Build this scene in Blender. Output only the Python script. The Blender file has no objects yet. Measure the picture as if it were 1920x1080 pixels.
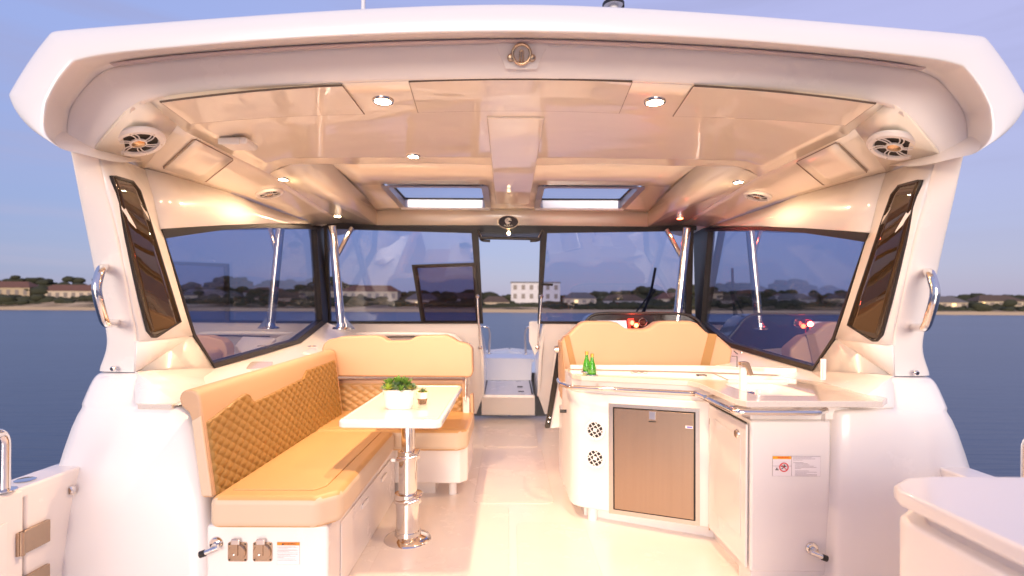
import bpy, bmesh, math, random
from mathutils import Vector, Matrix, noise as mnoise
random.seed(7)
R = math.radians
SC = bpy.context.scene
COL = SC.collection
V = Vector

# ------------------------------------------------------------------ camera
F, CX, CY, T = 1000.0, 953.0, 580.0, 0.0052
CAM = V((-0.03, 0.0, 1.2))
cd = bpy.data.cameras.new('camera')
cam = bpy.data.objects.new('camera', cd); COL.objects.link(cam)
cam.matrix_world = Matrix.Translation(CAM) @ Matrix.Rotation(R(90), 4, 'X') @ Matrix.Rotation(T, 4, 'Z')
cd.sensor_width = 36; cd.lens = F / 1920 * 36
cd.shift_x = (960 - CX) / 1920; cd.shift_y = (CY - 540) / 1920
cd.clip_start = 0.05; cd.clip_end = 9000
cd.dof.use_dof = True; cd.dof.focus_distance = 2.7; cd.dof.aperture_fstop = 1.8
SC.camera = cam

# ------------------------------------------------------------------ world, sun, exposure
SUN_EL, SUN_AZ = 9.0, 186.0            # low sun behind the camera (compass from +Y, clockwise)
w = bpy.data.worlds.new('World'); SC.world = w; w.use_nodes = True
nt = w.node_tree; nt.nodes.clear()
def N(tree, t, **k):
    n = tree.nodes.new(t)
    for a, b in k.items(): setattr(n, a, b)
    return n
out = N(nt, 'ShaderNodeOutputWorld'); bg = N(nt, 'ShaderNodeBackground')
sky = N(nt, 'ShaderNodeTexSky', sky_type='NISHITA', sun_disc=False)
sky.sun_elevation = R(SUN_EL); sky.sun_rotation = R(SUN_AZ)
sky.air_density = 1.0; sky.dust_density = 1.2; sky.ozone_density = 2.5
tint = N(nt, 'ShaderNodeMix', data_type='RGBA', blend_type='MULTIPLY')
tint.inputs[0].default_value = 1.0
tint.inputs[7].default_value = (1.13, 0.94, 0.95, 1)
tc = N(nt, 'ShaderNodeTexCoord'); sep = N(nt, 'ShaderNodeSeparateXYZ')
nt.links.new(tc.outputs['Generated'], sep.inputs[0])
mp = N(nt, 'ShaderNodeMapping'); mp.inputs['Scale'].default_value = (1.0, 1.0, 11.0)
nz = N(nt, 'ShaderNodeTexNoise'); nz.inputs['Scale'].default_value = 1.5; nz.inputs['Detail'].default_value = 4
nt.links.new(tc.outputs['Generated'], mp.inputs[0]); nt.links.new(mp.outputs[0], nz.inputs[0])
def mixc(fac, a, b):
    m = N(nt, 'ShaderNodeMix', data_type='RGBA')
    for sock, v in ((m.inputs[0], fac), (m.inputs[6], a), (m.inputs[7], b)):
        if isinstance(v, tuple): sock.default_value = (*v, 1)
        elif isinstance(v, float): sock.default_value = v
        else: nt.links.new(v, sock)
    return m.outputs[2]
def ramp(src, p0, p1, c0=0.0, c1=1.0):
    r = N(nt, 'ShaderNodeMapRange'); r.inputs[1].default_value = p0; r.inputs[2].default_value = p1
    r.inputs[3].default_value = c0; r.inputs[4].default_value = c1; r.interpolation_type = 'SMOOTHSTEP'
    nt.links.new(src, r.inputs[0]); return r.outputs[0]
side = ramp(sep.outputs[0], -.75, .75)
low = mixc(side, (.185, .225, .41), (.265, .27, .44))
high = mixc(side, (.25, .305, .575), (.37, .36, .59))
up = ramp(sep.outputs[2], .0, .42)
grad = mixc(up, low, high)
band = ramp(nz.outputs[0], .42, .66, 0.0, .6)
grad = mixc(band, grad, (.275, .26, .42))
bg2 = N(nt, 'ShaderNodeBackground'); bg2.inputs[1].default_value = 1.0
nt.links.new(grad, bg2.inputs[0])
nt.links.new(sky.outputs[0], tint.inputs[6]); nt.links.new(tint.outputs[2], bg.inputs[0])
ad = N(nt, 'ShaderNodeAddShader'); nt.links.new(bg.outputs[0], ad.inputs[0]); nt.links.new(bg2.outputs[0], ad.inputs[1]); nt.links.new(ad.outputs[0], out.inputs[0])
bg.inputs[1].default_value = 0.045
sd = bpy.data.lights.new('sun', 'SUN'); sd.energy = 2.6; sd.angle = R(30); sd.color = (1.0, 0.87, 0.76)
sun = bpy.data.objects.new('sun', sd); COL.objects.link(sun)
a = R(SUN_AZ); e = R(SUN_EL)
sdir = V((math.sin(a) * math.cos(e), math.cos(a) * math.cos(e), math.sin(e)))
sun.rotation_euler = (-sdir).to_track_quat('-Z', 'Y').to_euler()
sun.location = sdir * 20 + V((0, 0, 4))
SC.view_settings.view_transform = 'Standard'; SC.view_settings.look = 'None'
SC.view_settings.exposure = 0.25; SC.view_settings.gamma = 1; SC.view_settings.use_curve_mapping = False
SC.render.engine = 'CYCLES'
SC.cycles.use_denoising = True
SC.cycles.max_bounces = 12; SC.cycles.diffuse_bounces = 9; SC.cycles.glossy_bounces = 6; SC.cycles.transparent_max_bounces = 16
SC.cycles.sample_clamp_indirect = 10

# ------------------------------------------------------------------ helpers
def ray(px, py):
    dx, dy = px - CX, py - CY
    return V(((dx + dy * T) / F, 1.0, -(dy - dx * T) / F))
def W(px, py, Y): return CAM + ray(px, py) * Y
def Wz(px, py, z):
    d = ray(px, py); return CAM + d * ((z - CAM.z) / d.z)
def Wx(px, py, x):
    d = ray(px, py); return CAM + d * ((x - CAM.x) / d.x)
def Wp(px, py, p0, n):
    d = ray(px, py); return CAM + d * ((V(p0) - CAM).dot(n) / d.dot(n))
def proj(p):
    d = V(p) - CAM; u, v = d.x / d.y * F, -d.z / d.y * F
    return (CX + u - v * T, CY + v + u * T)
def onquad(px, py, A, B, C, D, off=0.0):
    # point of the ruled surface A-B / D-C seen at a pixel, lifted along its downward normal
    u = v = .5
    S = lambda u, v: (V(A) * (1 - u) + V(B) * u) * (1 - v) + (V(D) * (1 - u) + V(C) * u) * v
    for _ in range(12):
        x0, y0 = proj(S(u, v)); xu, yu = proj(S(u + .01, v)); xv, yv = proj(S(u, v + .01))
        a, b, c, d = (xu - x0) / .01, (xv - x0) / .01, (yu - y0) / .01, (yv - y0) / .01
        det = a * d - b * c; ex, ey = px - x0, py - y0
        u += (ex * d - b * ey) / det; v += (a * ey - c * ex) / det
    n = (S(u + .01, v) - S(u - .01, v)).cross(S(u, v + .01) - S(u, v - .01)).normalized()
    if n.z > 0: n = -n
    return S(u, v) + n * off, n
def mir(p): return V((-p[0], p[1], p[2]))
def lerp(a, b, t): return V(a) * (1 - t) + V(b) * t

def link(name, me, mat, parent=None, loc=None):
    o = bpy.data.objects.new(name, me); COL.objects.link(o)
    if mat is not None:
        mats = mat if isinstance(mat, (list, tuple)) else [mat]
        for m in mats: me.materials.append(m)
    if parent is not None: o.parent = parent
    return o
def mesh(name, verts, faces, mat, parent=None, smooth=35, bevel=0, seg=2, sub=0, solid=0, local=False, recalc=True, soff=0.0):
    off = V((0, 0, 0))
    own = None
    if parent is not None and not local: off = parent.matrix_basis.translation.copy() if parent.parent is None else parent.parent.matrix_basis.translation + parent.matrix_basis.translation
    bm = bmesh.new()
    vs = [bm.verts.new(V(v) - off) for v in verts]
    for f in faces:
        try: bm.faces.new([vs[i] for i in f])
        except ValueError: pass
    if recalc: bmesh.ops.recalc_face_normals(bm, faces=bm.faces)
    me = bpy.data.meshes.new(name); bm.to_mesh(me); bm.free()
    for p in me.polygons: p.use_smooth = True
    if smooth < 180 and not sub: me.set_sharp_from_angle(angle=R(smooth))
    o = link(name, me, mat, parent)
    if solid:
        m = o.modifiers.new('solid', 'SOLIDIFY'); m.thickness = solid; m.offset = soff
    if bevel:
        m = o.modifiers.new('bevel', 'BEVEL'); m.width = bevel; m.segments = seg; m.limit_method = 'ANGLE'; m.angle_limit = R(30); m.harden_normals = True
    if sub:
        m = o.modifiers.new('sub', 'SUBSURF'); m.levels = sub; m.render_levels = sub
    return o
def thing(name, loc, label, cat, group=None):
    o = bpy.data.objects.new(name, None); COL.objects.link(o); o.location = loc
    o.empty_display_size = 0.05
    return tag(o, label, cat, group)
def tag(o, label, cat, group=None):
    o['label'] = label; o['category'] = cat
    if group: o['group'] = group
    return o
def struct(o): o['kind'] = 'structure'; return o
def grid(name, rows, mat, parent=None, close=False, skip=None, **k):
    n = len(rows[0]); vs = [p for r in rows for p in r]; fs = []
    for i in range(len(rows) - 1):
        for j in range(n if close else n - 1):
            if skip and skip(i, j): continue
            a, b = i * n + j, i * n + (j + 1) % n
            fs.append((a, b, b + n, a + n))
    return mesh(name, vs, fs, mat, parent, **k)
def prism(name, pts, ext, mat, parent=None, **k):
    ext = V(ext); n = len(pts)
    vs = [V(p) for p in pts] + [V(p) + ext for p in pts]
    fs = [tuple(range(n)), tuple(range(2 * n - 1, n - 1, -1))] + [(i, (i + 1) % n, n + (i + 1) % n, n + i) for i in range(n)]
    return mesh(name, vs, fs, mat, parent, **k)
def box(name, c0, c1, mat, parent=None, **k):
    (x0, y0, z0), (x1, y1, z1) = c0, c1
    return prism(name, [(x0, y0, z0), (x1, y0, z0), (x1, y1, z0), (x0, y1, z0)], (0, 0, z1 - z0), mat, parent, **k)
def frame_of(n, up=V((0, 0, 1))):
    n = V(n).normalized(); x = up.cross(n)
    if x.length < 1e-3: x = V((1, 0, 0))
    x.normalize(); y = n.cross(x); return Matrix((x, y, n)).transposed()
def smooth_path(pts, k=5, closed=False):
    P = [V(p) for p in pts]; o = []
    n = len(P)
    for i in range(n if closed else n - 1):
        p1, p2 = P[i], P[(i + 1) % n]
        p0 = P[i - 1] if (i > 0 or closed) else p1 * 2 - p2
        p3 = P[(i + 2) % n] if (i + 2 < n or closed) else p2 * 2 - p1
        for j in range(k):
            t = j / k
            o.append(0.5 * ((2 * p1) + (p2 - p0) * t + (2 * p0 - 5 * p1 + 4 * p2 - p3) * t * t + (3 * p1 - p0 - 3 * p2 + p3) * t ** 3))
    if not closed: o.append(P[-1])
    return o
def fillet(pts, r=0.03, k=5):
    P = [V(p) for p in pts]; o = [P[0]]
    for i in range(1, len(P) - 1):
        a, b, c = P[i - 1], P[i], P[i + 1]
        ra = min(r, (a - b).length * .45, (c - b).length * .45)
        s, e2 = b + (a - b).normalized() * ra, b + (c - b).normalized() * ra
        for j in range(k + 1):
            t = j / k; o.append(s * (1 - t) ** 2 + b * 2 * t * (1 - t) + e2 * t * t)
    o.append(P[-1]); return o
def tube_data(pts, r, seg=12, closed=False):
    P = [V(p) for p in pts]; vs = []; fs = []; n = len(P)
    up = None
    for i in range(n):
        if closed: t = (P[(i + 1) % n] - P[i - 1])
        else: t = (P[min(i + 1, n - 1)] - P[max(i - 1, 0)])
        t.normalize()
        if up is None: up = t.orthogonal().normalized()
        up = (up - t * up.dot(t)).normalized(); s = t.cross(up)
        rr = r[i] if isinstance(r, (list, tuple)) else r
        for j in range(seg):
            an = 2 * math.pi * j / seg
            vs.append(P[i] + (up * math.cos(an) + s * math.sin(an)) * rr)
    for i in range(n if closed else n - 1):
        for j in range(seg):
            a, b = i * seg + j, i * seg + (j + 1) % seg
            c, d = ((i + 1) % n) * seg + (j + 1) % seg, ((i + 1) % n) * seg + j
            fs.append((a, b, c, d))
    if not closed: fs += [tuple(range(seg)), tuple(range(n * seg - 1, (n - 1) * seg - 1, -1))]
    return vs, fs
def tube(name, pts, r, mat, parent=None, seg=12, closed=False, **k):
    vs, fs = tube_data(pts, r, seg, closed)
    return mesh(name, vs, fs, mat, parent, smooth=50, **k)
def lathe_data(prof, seg=32, c=(0, 0, 0), n=(0, 0, 1), ring=False):
    M = frame_of(n) if n != (0, 0, 1) else Matrix.Identity(3)
    vs = []; fs = []
    for (r, z) in prof:
        for j in range(seg):
            an = 2 * math.pi * j / seg
            vs.append(V(c) + M @ V((max(r, 1e-4) * math.cos(an), max(r, 1e-4) * math.sin(an), z)))
    m = len(prof)
    for i in range(m if ring else m - 1):
        for j in range(seg):
            a, b = i * seg + j, i * seg + (j + 1) % seg
            i2 = ((i + 1) % m) * seg
            fs.append((a, b, i2 + (j + 1) % seg, i2 + j))
    if not ring: fs += [tuple(range(seg)), tuple(range(m * seg - 1, (m - 1) * seg - 1, -1))]
    return vs, fs
def lathe(name, prof, c, mat, parent=None, n=(0, 0, 1), seg=32, smooth=35, **k):
    vs, fs = lathe_data(prof, seg, c, n, name in ('bezel', 'ring', 'rim', 'hub', 'cup_rim', 'base_ring', 'emblem_ring', 'paper_label', 'cup_holder') and prof[0][0] > .001); return mesh(name, vs, fs, mat, parent, smooth=smooth, **k)
class Acc:
    def __init__(s): s.v = []; s.f = []
    def add(s, d):
        n = len(s.v); s.v += list(d[0]); s.f += [tuple(i + n for i in f) for f in d[1]]; return s
    def box(s, c0, c1):
        x0, y0, z0 = c0; x1, y1, z1 = c1
        return s.add(([V(p) for p in ((x0,y0,z0),(x1,y0,z0),(x1,y1,z0),(x0,y1,z0),(x0,y0,z1),(x1,y0,z1),(x1,y1,z1),(x0,y1,z1))],
                      [(0,1,2,3),(7,6,5,4),(0,4,5,1),(1,5,6,2),(2,6,7,3),(3,7,4,0)]))
    def out(s, name, mat, parent=None, **k): return mesh(name, s.v, s.f, mat, parent, **k)

# ------------------------------------------------------------------ materials
def mat(name, col, rough=0.4, metal=0.0, coat=0.0, coatr=0.03, bump=None, var=None, emit=None, spec=0.5, trans=0, grain=None):
    m = bpy.data.materials.new(name); m.use_nodes = True; t = m.node_tree; b = t.nodes['Principled BSDF']
    b.inputs['Base Color'].default_value = (*col, 1); b.inputs['Roughness'].default_value = rough
    b.inputs['Metallic'].default_value = metal; b.inputs['Coat Weight'].default_value = coat; b.inputs['Coat Roughness'].default_value = coatr
    b.inputs['Specular IOR Level'].default_value = spec; b.inputs['Transmission Weight'].default_value = trans
    c = N(t, 'ShaderNodeTexCoord')
    if var:   # (scale, amount, stretch)
        mpn = N(t, 'ShaderNodeMapping'); mpn.inputs['Scale'].default_value = var[2] if len(var) > 2 else (1, 1, 1)
        n1 = N(t, 'ShaderNodeTexNoise'); n1.inputs['Scale'].default_value = var[0]; n1.inputs['Detail'].default_value = 5
        mx = N(t, 'ShaderNodeMix', data_type='RGBA'); mx.inputs[6].default_value = (*[x * (1 - var[1]) for x in col], 1)
        mx.inputs[7].default_value = (*[min(1, x * (1 + var[1])) for x in col], 1)
        t.links.new(c.outputs['Object'], mpn.inputs[0]); t.links.new(mpn.outputs[0], n1.inputs[0])
        t.links.new(n1.outputs[0], mx.inputs[0]); t.links.new(mx.outputs[2], b.inputs['Base Color'])
    if bump:  # (scale, strength, distance, stretch)
        mpn = N(t, 'ShaderNodeMapping'); mpn.inputs['Scale'].default_value = bump[3] if len(bump) > 3 else (1, 1, 1)
        n2 = N(t, 'ShaderNodeTexNoise'); n2.inputs['Scale'].default_value = bump[0]; n2.inputs['Detail'].default_value = 2
        bp = N(t, 'ShaderNodeBump'); bp.inputs['Strength'].default_value = bump[1]; bp.inputs['Distance'].default_value = bump[2]
        t.links.new(c.outputs['Object'], mpn.inputs[0]); t.links.new(mpn.outputs[0], n2.inputs[0])
        t.links.new(n2.outputs[0], bp.inputs['Height']); t.links.new(bp.outputs[0], b.inputs['Normal'])
        if coat: t.links.new(bp.outputs[0], b.inputs['Coat Normal'])
    if emit:
        b.inputs['Emission Color'].default_value = (*emit[0], 1); b.inputs['Emission Strength'].default_value = emit[1]
    return m
def worn(m, lo, hi, sc=3.0):
    # uneven polish: smears and dulled patches in the gelcoat
    t = m.node_tree; b = t.nodes['Principled BSDF']; c = N(t, 'ShaderNodeTexCoord')
    n = N(t, 'ShaderNodeTexNoise'); n.inputs['Scale'].default_value = sc; n.inputs['Detail'].default_value = 8; n.inputs['Roughness'].default_value = .65
    r = N(t, 'ShaderNodeMapRange'); r.inputs[1].default_value = .35; r.inputs[2].default_value = .65; r.inputs[3].default_value = lo; r.inputs[4].default_value = hi
    t.links.new(c.outputs['Object'], n.inputs[0]); t.links.new(n.outputs[0], r.inputs[0]); t.links.new(r.outputs[0], b.inputs['Coat Roughness'])
def glass(name, tintc, k=1.0):
    m = bpy.data.materials.new(name); m.use_nodes = True; t = m.node_tree; t.nodes.clear()
    o = N(t, 'ShaderNodeOutputMaterial'); mx = N(t, 'ShaderNodeMixShader'); tr = N(t, 'ShaderNodeBsdfTransparent'); gl = N(t, 'ShaderNodeBsdfGlossy')
    fr = N(t, 'ShaderNodeFresnel'); fr.inputs[0].default_value = 1.5; ml = N(t, 'ShaderNodeMath', operation='MULTIPLY'); ml.inputs[1].default_value = k
    tr.inputs[0].default_value = (*tintc, 1); gl.inputs['Roughness'].default_value = 0.0
    ge = N(t, 'ShaderNodeNewGeometry'); iv = N(t, 'ShaderNodeMath', operation='SUBTRACT'); iv.inputs[0].default_value = 1.0   # the pane reflects once, on its outer faces
    m2 = N(t, 'ShaderNodeMath', operation='MULTIPLY'); t.links.new(ge.outputs['Backfacing'], iv.inputs[1])
    t.links.new(fr.outputs[0], ml.inputs[0]); t.links.new(ml.outputs[0], m2.inputs[0]); t.links.new(iv.outputs[0], m2.inputs[1]); t.links.new(m2.outputs[0], mx.inputs[0]); t.links.new(tr.outputs[0], mx.inputs[1]); t.links.new(gl.outputs[0], mx.inputs[2]); t.links.new(mx.outputs[0], o.inputs[0])
    return m
def stone(name, col):
    m = mat(name, col, 0.12, coat=.5, var=(3, .03)); t = m.node_tree; b = t.nodes['Principled BSDF']
    c = N(t, 'ShaderNodeTexCoord'); v = N(t, 'ShaderNodeTexVoronoi'); v.inputs['Scale'].default_value = 160
    r = N(t, 'ShaderNodeValToRGB'); r.color_ramp.elements[0].position = .12; r.color_ramp.elements[1].position = .2
    r.color_ramp.elements[0].color = (.38, .30, .24, 1); r.color_ramp.elements[1].color = (*col, 1)
    t.links.new(c.outputs['Object'], v.inputs[0]); t.links.new(v.outputs['Distance'], r.inputs[0]); t.links.new(r.outputs[0], b.inputs['Base Color'])
    return m
GEL = mat('white_gelcoat', (.81, .775, .745), .32, coat=.7, coatr=.06, bump=(1.6, .25, .01), var=(1.3, .025))
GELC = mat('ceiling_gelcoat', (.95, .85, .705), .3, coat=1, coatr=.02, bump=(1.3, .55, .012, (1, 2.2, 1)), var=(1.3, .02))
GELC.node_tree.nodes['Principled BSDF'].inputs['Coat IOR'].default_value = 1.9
GELM = mat('matt_gelcoat', (.81, .765, .735), .42, coat=.6, coatr=.15, bump=(2, .2, .008), var=(2, .02))
FLOOR = mat('deck_gelcoat', (.83, .76, .70), .3, coat=.6, coatr=.12, bump=(420, .12, .0006), var=(1.5, .03))
NONSKID = mat('nonskid_gelcoat', (.80, .72, .66), .42, coat=.5, coatr=.14, bump=(600, .5, .001), var=(2.5, .03))
CHROME = mat('polished_steel', (.80, .76, .72), .09, 1.0, bump=(30, .03, .001))
STEEL = mat('brushed_steel', (.47, .345, .245), .27, 1.0, bump=(90, .15, .0006, (1, 1, 14)), var=(60, .08, (1, 1, .02)))
BRASS = mat('warm_metal', (.62, .45, .30), .25, 1.0)
BLACK = mat('black_rubber', (.012, .010, .010), .42, coat=.08, coatr=.2)
DARK = mat('dark_void', (.02, .015, .012), .6)
GAPSHADE = mat('panel_gap_shade', (.10, .065, .045), .6)
CREAM = mat('cream_vinyl', (.55, .345, .205), .45, bump=(260, .12, .0006), var=(4, .04))
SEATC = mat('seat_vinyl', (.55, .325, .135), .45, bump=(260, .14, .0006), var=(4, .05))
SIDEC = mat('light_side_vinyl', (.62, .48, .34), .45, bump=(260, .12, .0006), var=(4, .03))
QUILT = mat('tan_quilted_vinyl', (.29, .165, .045), .4, bump=(220, .15, .0006), var=(5, .08))
QUILT2 = mat('light_tan_quilted_vinyl', (.44, .27, .115), .4, bump=(220, .15, .0006), var=(5, .06))
STRAP = mat('tan_strap', (.36, .20, .065), .5, bump=(300, .3, .0008))
TABLE = mat('table_gloss', (.84, .80, .75), .15, coat=1, coatr=.02, bump=(2, .1, .004))
STONE = stone('speckled_stone', (.64, .57, .51))
TINT = glass('tinted_glass', (.70, .74, .86), 1.9)
TINTS = glass('side_tinted_glass', (.57, .63, .80), 4.2)
TINTD = glass('dark_tinted_glass', (.58, .56, .64), 1.0)
SKYG = glass('skylight_glass', (.85, .88, .93), .2)
SMOKE = mat('smoked_acrylic', (.040, .022, .009), .02, coat=.25, coatr=0.0, bump=(2.2, .3, .01), spec=.5)
WHITE = mat('white_plastic', (.80, .77, .75), .35, bump=(40, .05, .001))
RED = mat('red_print', (.75, .03, .03), .4)
ORANGE = mat('orange_print', (.85, .25, .02), .4)
AMBER = mat('amber_print', (.95, .42, .02), .4)
INK = mat('black_ink', (.03, .025, .03), .5)
GREYINK = mat('grey_ink', (.42, .36, .36), .5)
PAPER = mat('label_white', (.83, .77, .77), .4)
BLUEP = mat('blue_print', (.08, .08, .5), .4)

worn(GEL, .02, .16); worn(GELM, .06, .30); worn(FLOOR, .05, .30, 5); worn(NONSKID, .10, .34, 4); worn(TABLE, .01, .08, 6)
# ------------------------------------------------------------------ sea, shore
def sea():
    m = mat('sea_water', (.066, .100, .155), .32, bump=(.55, .38, .08, (.6, 2.8, 1)), var=(.02, .25, (1, 4, 1)))
    t = m.node_tree; b = t.nodes['Principled BSDF']; b.inputs['IOR'].default_value = 1.33
    nf = N(t, 'ShaderNodeTexNoise'); nf.inputs['Scale'].default_value = 2.6; nf.inputs['Detail'].default_value = 4
    mpn = N(t, 'ShaderNodeMapping'); mpn.inputs['Scale'].default_value = (.35, 2.6, 1); c = N(t, 'ShaderNodeTexCoord')
    bp = N(t, 'ShaderNodeBump'); bp.inputs['Strength'].default_value = .45; bp.inputs['Distance'].default_value = .05
    old = b.inputs['Normal'].links[0].from_node
    t.links.new(c.outputs['Object'], mpn.inputs[0]); t.links.new(mpn.outputs[0], nf.inputs[0]); t.links.new(nf.outputs[0], bp.inputs['Height'])
    t.links.new(old.outputs[0], bp.inputs['Normal']); t.links.new(bp.outputs[0], b.inputs['Normal'])
    s = 4000
    o = mesh('sea', [(-s, -s, -.9), (s, -s, -.9), (s, s, -.9), (-s, s, -.9)], [(0, 1, 2, 3)], m)
    struct(o)
sea()
SZ = -.9
def bank_mat():
    m = mat('shore_bank', (.3, .22, .13), .95); t = m.node_tree; b = t.nodes['Principled BSDF']
    c = N(t, 'ShaderNodeTexCoord'); mpn = N(t, 'ShaderNodeMapping'); mpn.inputs['Scale'].default_value = (.020, .10, .34)
    n = N(t, 'ShaderNodeTexNoise'); n.inputs['Scale'].default_value = 1.6; n.inputs['Detail'].default_value = 6; n.inputs['Roughness'].default_value = .6
    r = N(t, 'ShaderNodeValToRGB'); e = r.color_ramp.elements
    e[0].position = .36; e[0].color = (.035, .034, .018, 1); e[1].position = .66; e[1].color = (.50, .38, .24, 1)
    for p, c_ in ((.44, (.10, .075, .045, 1)), (.50, (.26, .19, .115, 1)), (.57, (.36, .25, .16, 1))):
        q = e.new(p); q.color = c_
    t.links.new(c.outputs['Object'], mpn.inputs[0]); t.links.new(mpn.outputs[0], n.inputs[0]); t.links.new(n.outputs[0], r.inputs[0]); t.links.new(r.outputs[0], b.inputs['Base Color'])
    return m
def shore():
    sand = mat('shore_sand', (.42, .31, .21), .9, var=(.02, .35, (.25, 4, 4)))
    grass = bank_mat()
    xs = [-960 + 8 * i for i in range(241)]
    rows = []
    prof = [(0, -.6, .0), (3, .5, .0), (7, 2.2, 0), (13, 4.5, .1), (20, 6.5, .3), (30, 8.5, .5), (45, 10, .6), (90, 12, .7), (200, 20, 1)]
    def bh(x): return .62 + .55 * max(0, min(1, (-x + 60) / 260)) + .18 * mnoise.noise(V((x * .013, 7, 0)))
    for d, h, q in prof:
        rows.append([V((x, 350 + d + 5 * mnoise.noise(V((x * .01, 3.3, 0))), SZ + h * (bh(x) if h > 1 else 1) * (1 + .15 * mnoise.noise(V((x * .03, d * .1, 0)))))) for x in xs])
    struct(grid('shore_terrain', rows, grass, smooth=180))
    # sea wall of pale stone along the waterline
    sw = Acc(); n = 40
    for i in range(len(xs) - 1):
        x = xs[i]; y = 349 + 5 * mnoise.noise(V((x * .01, 3.3, 0))); y2 = 349 + 5 * mnoise.noise(V((xs[i + 1] * .01, 3.3, 0)))
        sw.add(([V((x, y, SZ - .5)), V((xs[i+1], y2, SZ - .5)), V((xs[i+1], y2, SZ + 2.1)), V((x, y, SZ + 2.1)),
                 V((x, y + 1, SZ - .5)), V((xs[i+1], y2 + 1, SZ - .5)), V((xs[i+1], y2 + 1, SZ + 2.1)), V((x, y + 1, SZ + 2.1))],
                [(0, 1, 2, 3), (3, 2, 6, 7)]))
    tag(sw.out('sea_wall', sand, recalc=False), 'long pale sandy sea wall along the far shoreline', 'sea wall')
shore()
def sx(px): return (px - CX) / F      # bearing of a pixel column
WALLS = [mat('wall_' + k, c, .8, var=(.25, .2, (1, 1, 5))) for k, c in
         dict(cream=(.55, .44, .30), tan=(.48, .36, .22), white=(.70, .64, .60), rose=(.42, .30, .25), grey=(.36, .33, .33), sandy=(.60, .47, .33)).items()]
ROOFS = [mat('roof_' + k, c, .8, var=(.4, .2)) for k, c in dict(red=(.17, .075, .045), brown=(.11, .07, .045), grey=(.15, .13, .12)).items()]
WIN = mat('far_window', (.24, .19, .15), .5)
LIT = mat('far_lit_window', (.8, .6, .3), .5, emit=((1, .62, .22), 2.2))
def house(px, wpx, hpx, D, wi, ri, label, storeys=2, hip=True, lit=()):
    D += 18
    x = sx(px) * D + CAM.x; wd = wpx * D / F; H = hpx * D / F * .95; z0 = SZ + 2.0
    y0 = D; dp = 12; z1 = SZ + H
    t = thing('waterfront_house', (x + wd / 2, y0 + dp / 2, z0), label, 'house', 'waterfront houses on the far shore')
    box('wall', (x, y0, z0), (x + wd, y0 + dp, z1), WALLS[wi], t)
    rh = min(4.5, wd * .22) if hip else .8; ov = .8
    if hip:
        a0, a1, b0, b1 = x - ov, x + wd + ov, y0 - ov, y0 + dp + ov; ins = min(wd * .28, 7)
        mesh('roof', [(a0, b0, z1), (a1, b0, z1), (a1, b1, z1), (a0, b1, z1), (a0 + ins, y0 + dp / 2, z1 + rh), (a1 - ins, y0 + dp / 2, z1 + rh)],
             [(0, 1, 5, 4), (1, 2, 5), (2, 3, 4, 5), (3, 0, 4), (3, 2, 1, 0)], ROOFS[ri], t)
    else:
        box('roof', (x - .4, y0 - .4, z1), (x + wd + .4, y0 + dp, z1 + rh), ROOFS[ri], t)
    nw = max(2, int(wd / 5.5)); sh = (z1 - z0) / storeys
    for s in range(storeys):
        for i in range(nw):
            cx = x + wd * (i + .5) / nw; cz = z0 + sh * (s + .5); ww = min(1.3, wd / nw * .32)
            box('window', (cx - ww, y0 - .12, cz - sh * .27), (cx + ww, y0 + .05, cz + sh * .27), LIT if (s, i) in lit else WIN, t, smooth=30)
houses = [
 (-40, 95, 44, 352, 1, 0, 'cream two storey house at the far left edge, red roof', 2, True, ()),
 (70, 120, 38, 353, 5, 0, 'long sandy house left of the left pillar, red roof', 2, True, ()),
 (215, 70, 34, 356, 3, 1, 'rose house just right of the left pillar, brown roof', 2, True, ()),
 (330, 90, 30, 355, 0, 2, 'low cream house seen through the left side window', 2, True, ((0, 1),)),
 (455, 80, 36, 358, 4, 0, 'grey house with red roof through the left side window', 2, True, ()),
 (560, 70, 40, 354, 1, 1, 'tan house behind the black window corner post', 2, True, ()),
 (640, 105, 40, 355, 0, 0, 'cream house with wide red roof behind the left windscreen', 2, True, ()),
 (760, 60, 24, 352, 5, 2, 'small sandy house behind the left windscreen vent pane', 1, True, ((0, 1),)),
 (838, 62, 26, 353, 4, 1, 'grey house low behind the vent pane edge', 2, True, ()),
 (903, 52, 20, 352, 5, 1, 'sandy bungalow at the left of the open doorway', 1, True, ()),
 (958, 92, 58, 372, 2, 2, 'white flat topped block, tallest, in the open doorway', 3, False, ()),
 (1058, 60, 28, 354, 5, 2, 'sandy house behind the right windscreen by the door', 2, True, ((1, 1),)),
 (1130, 80, 24, 353, 4, 1, 'grey low house in the middle of the right windscreen', 1, True, ()),
 (1232, 62, 28, 356, 0, 0, 'cream house behind the wiper in the right windscreen', 2, True, ()),
 (1325, 95, 26, 354, 3, 1, 'rose house at the left of the right side window', 2, True, ()),
 (1450, 80, 28, 355, 4, 2, 'grey house in the middle of the right side window', 2, True, ((0, 1),)),
 (1560, 90, 30, 355, 1, 1, 'tan house behind the right smoked panel', 2, True, ()),
 (1745, 70, 24, 353, 5, 2, 'sandy house just right of the right pillar', 2, True, ((0, 1), (1, 2))),
 (1835, 85, 27, 354, 0, 1, 'cream house with brown roof at the far right', 2, True, ((0, 2), (1, 0))),
 (1935, 70, 25, 354, 5, 0, 'sandy house at the right edge of the frame', 2, True, ()),
]
for h in houses: house(*h)
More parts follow.
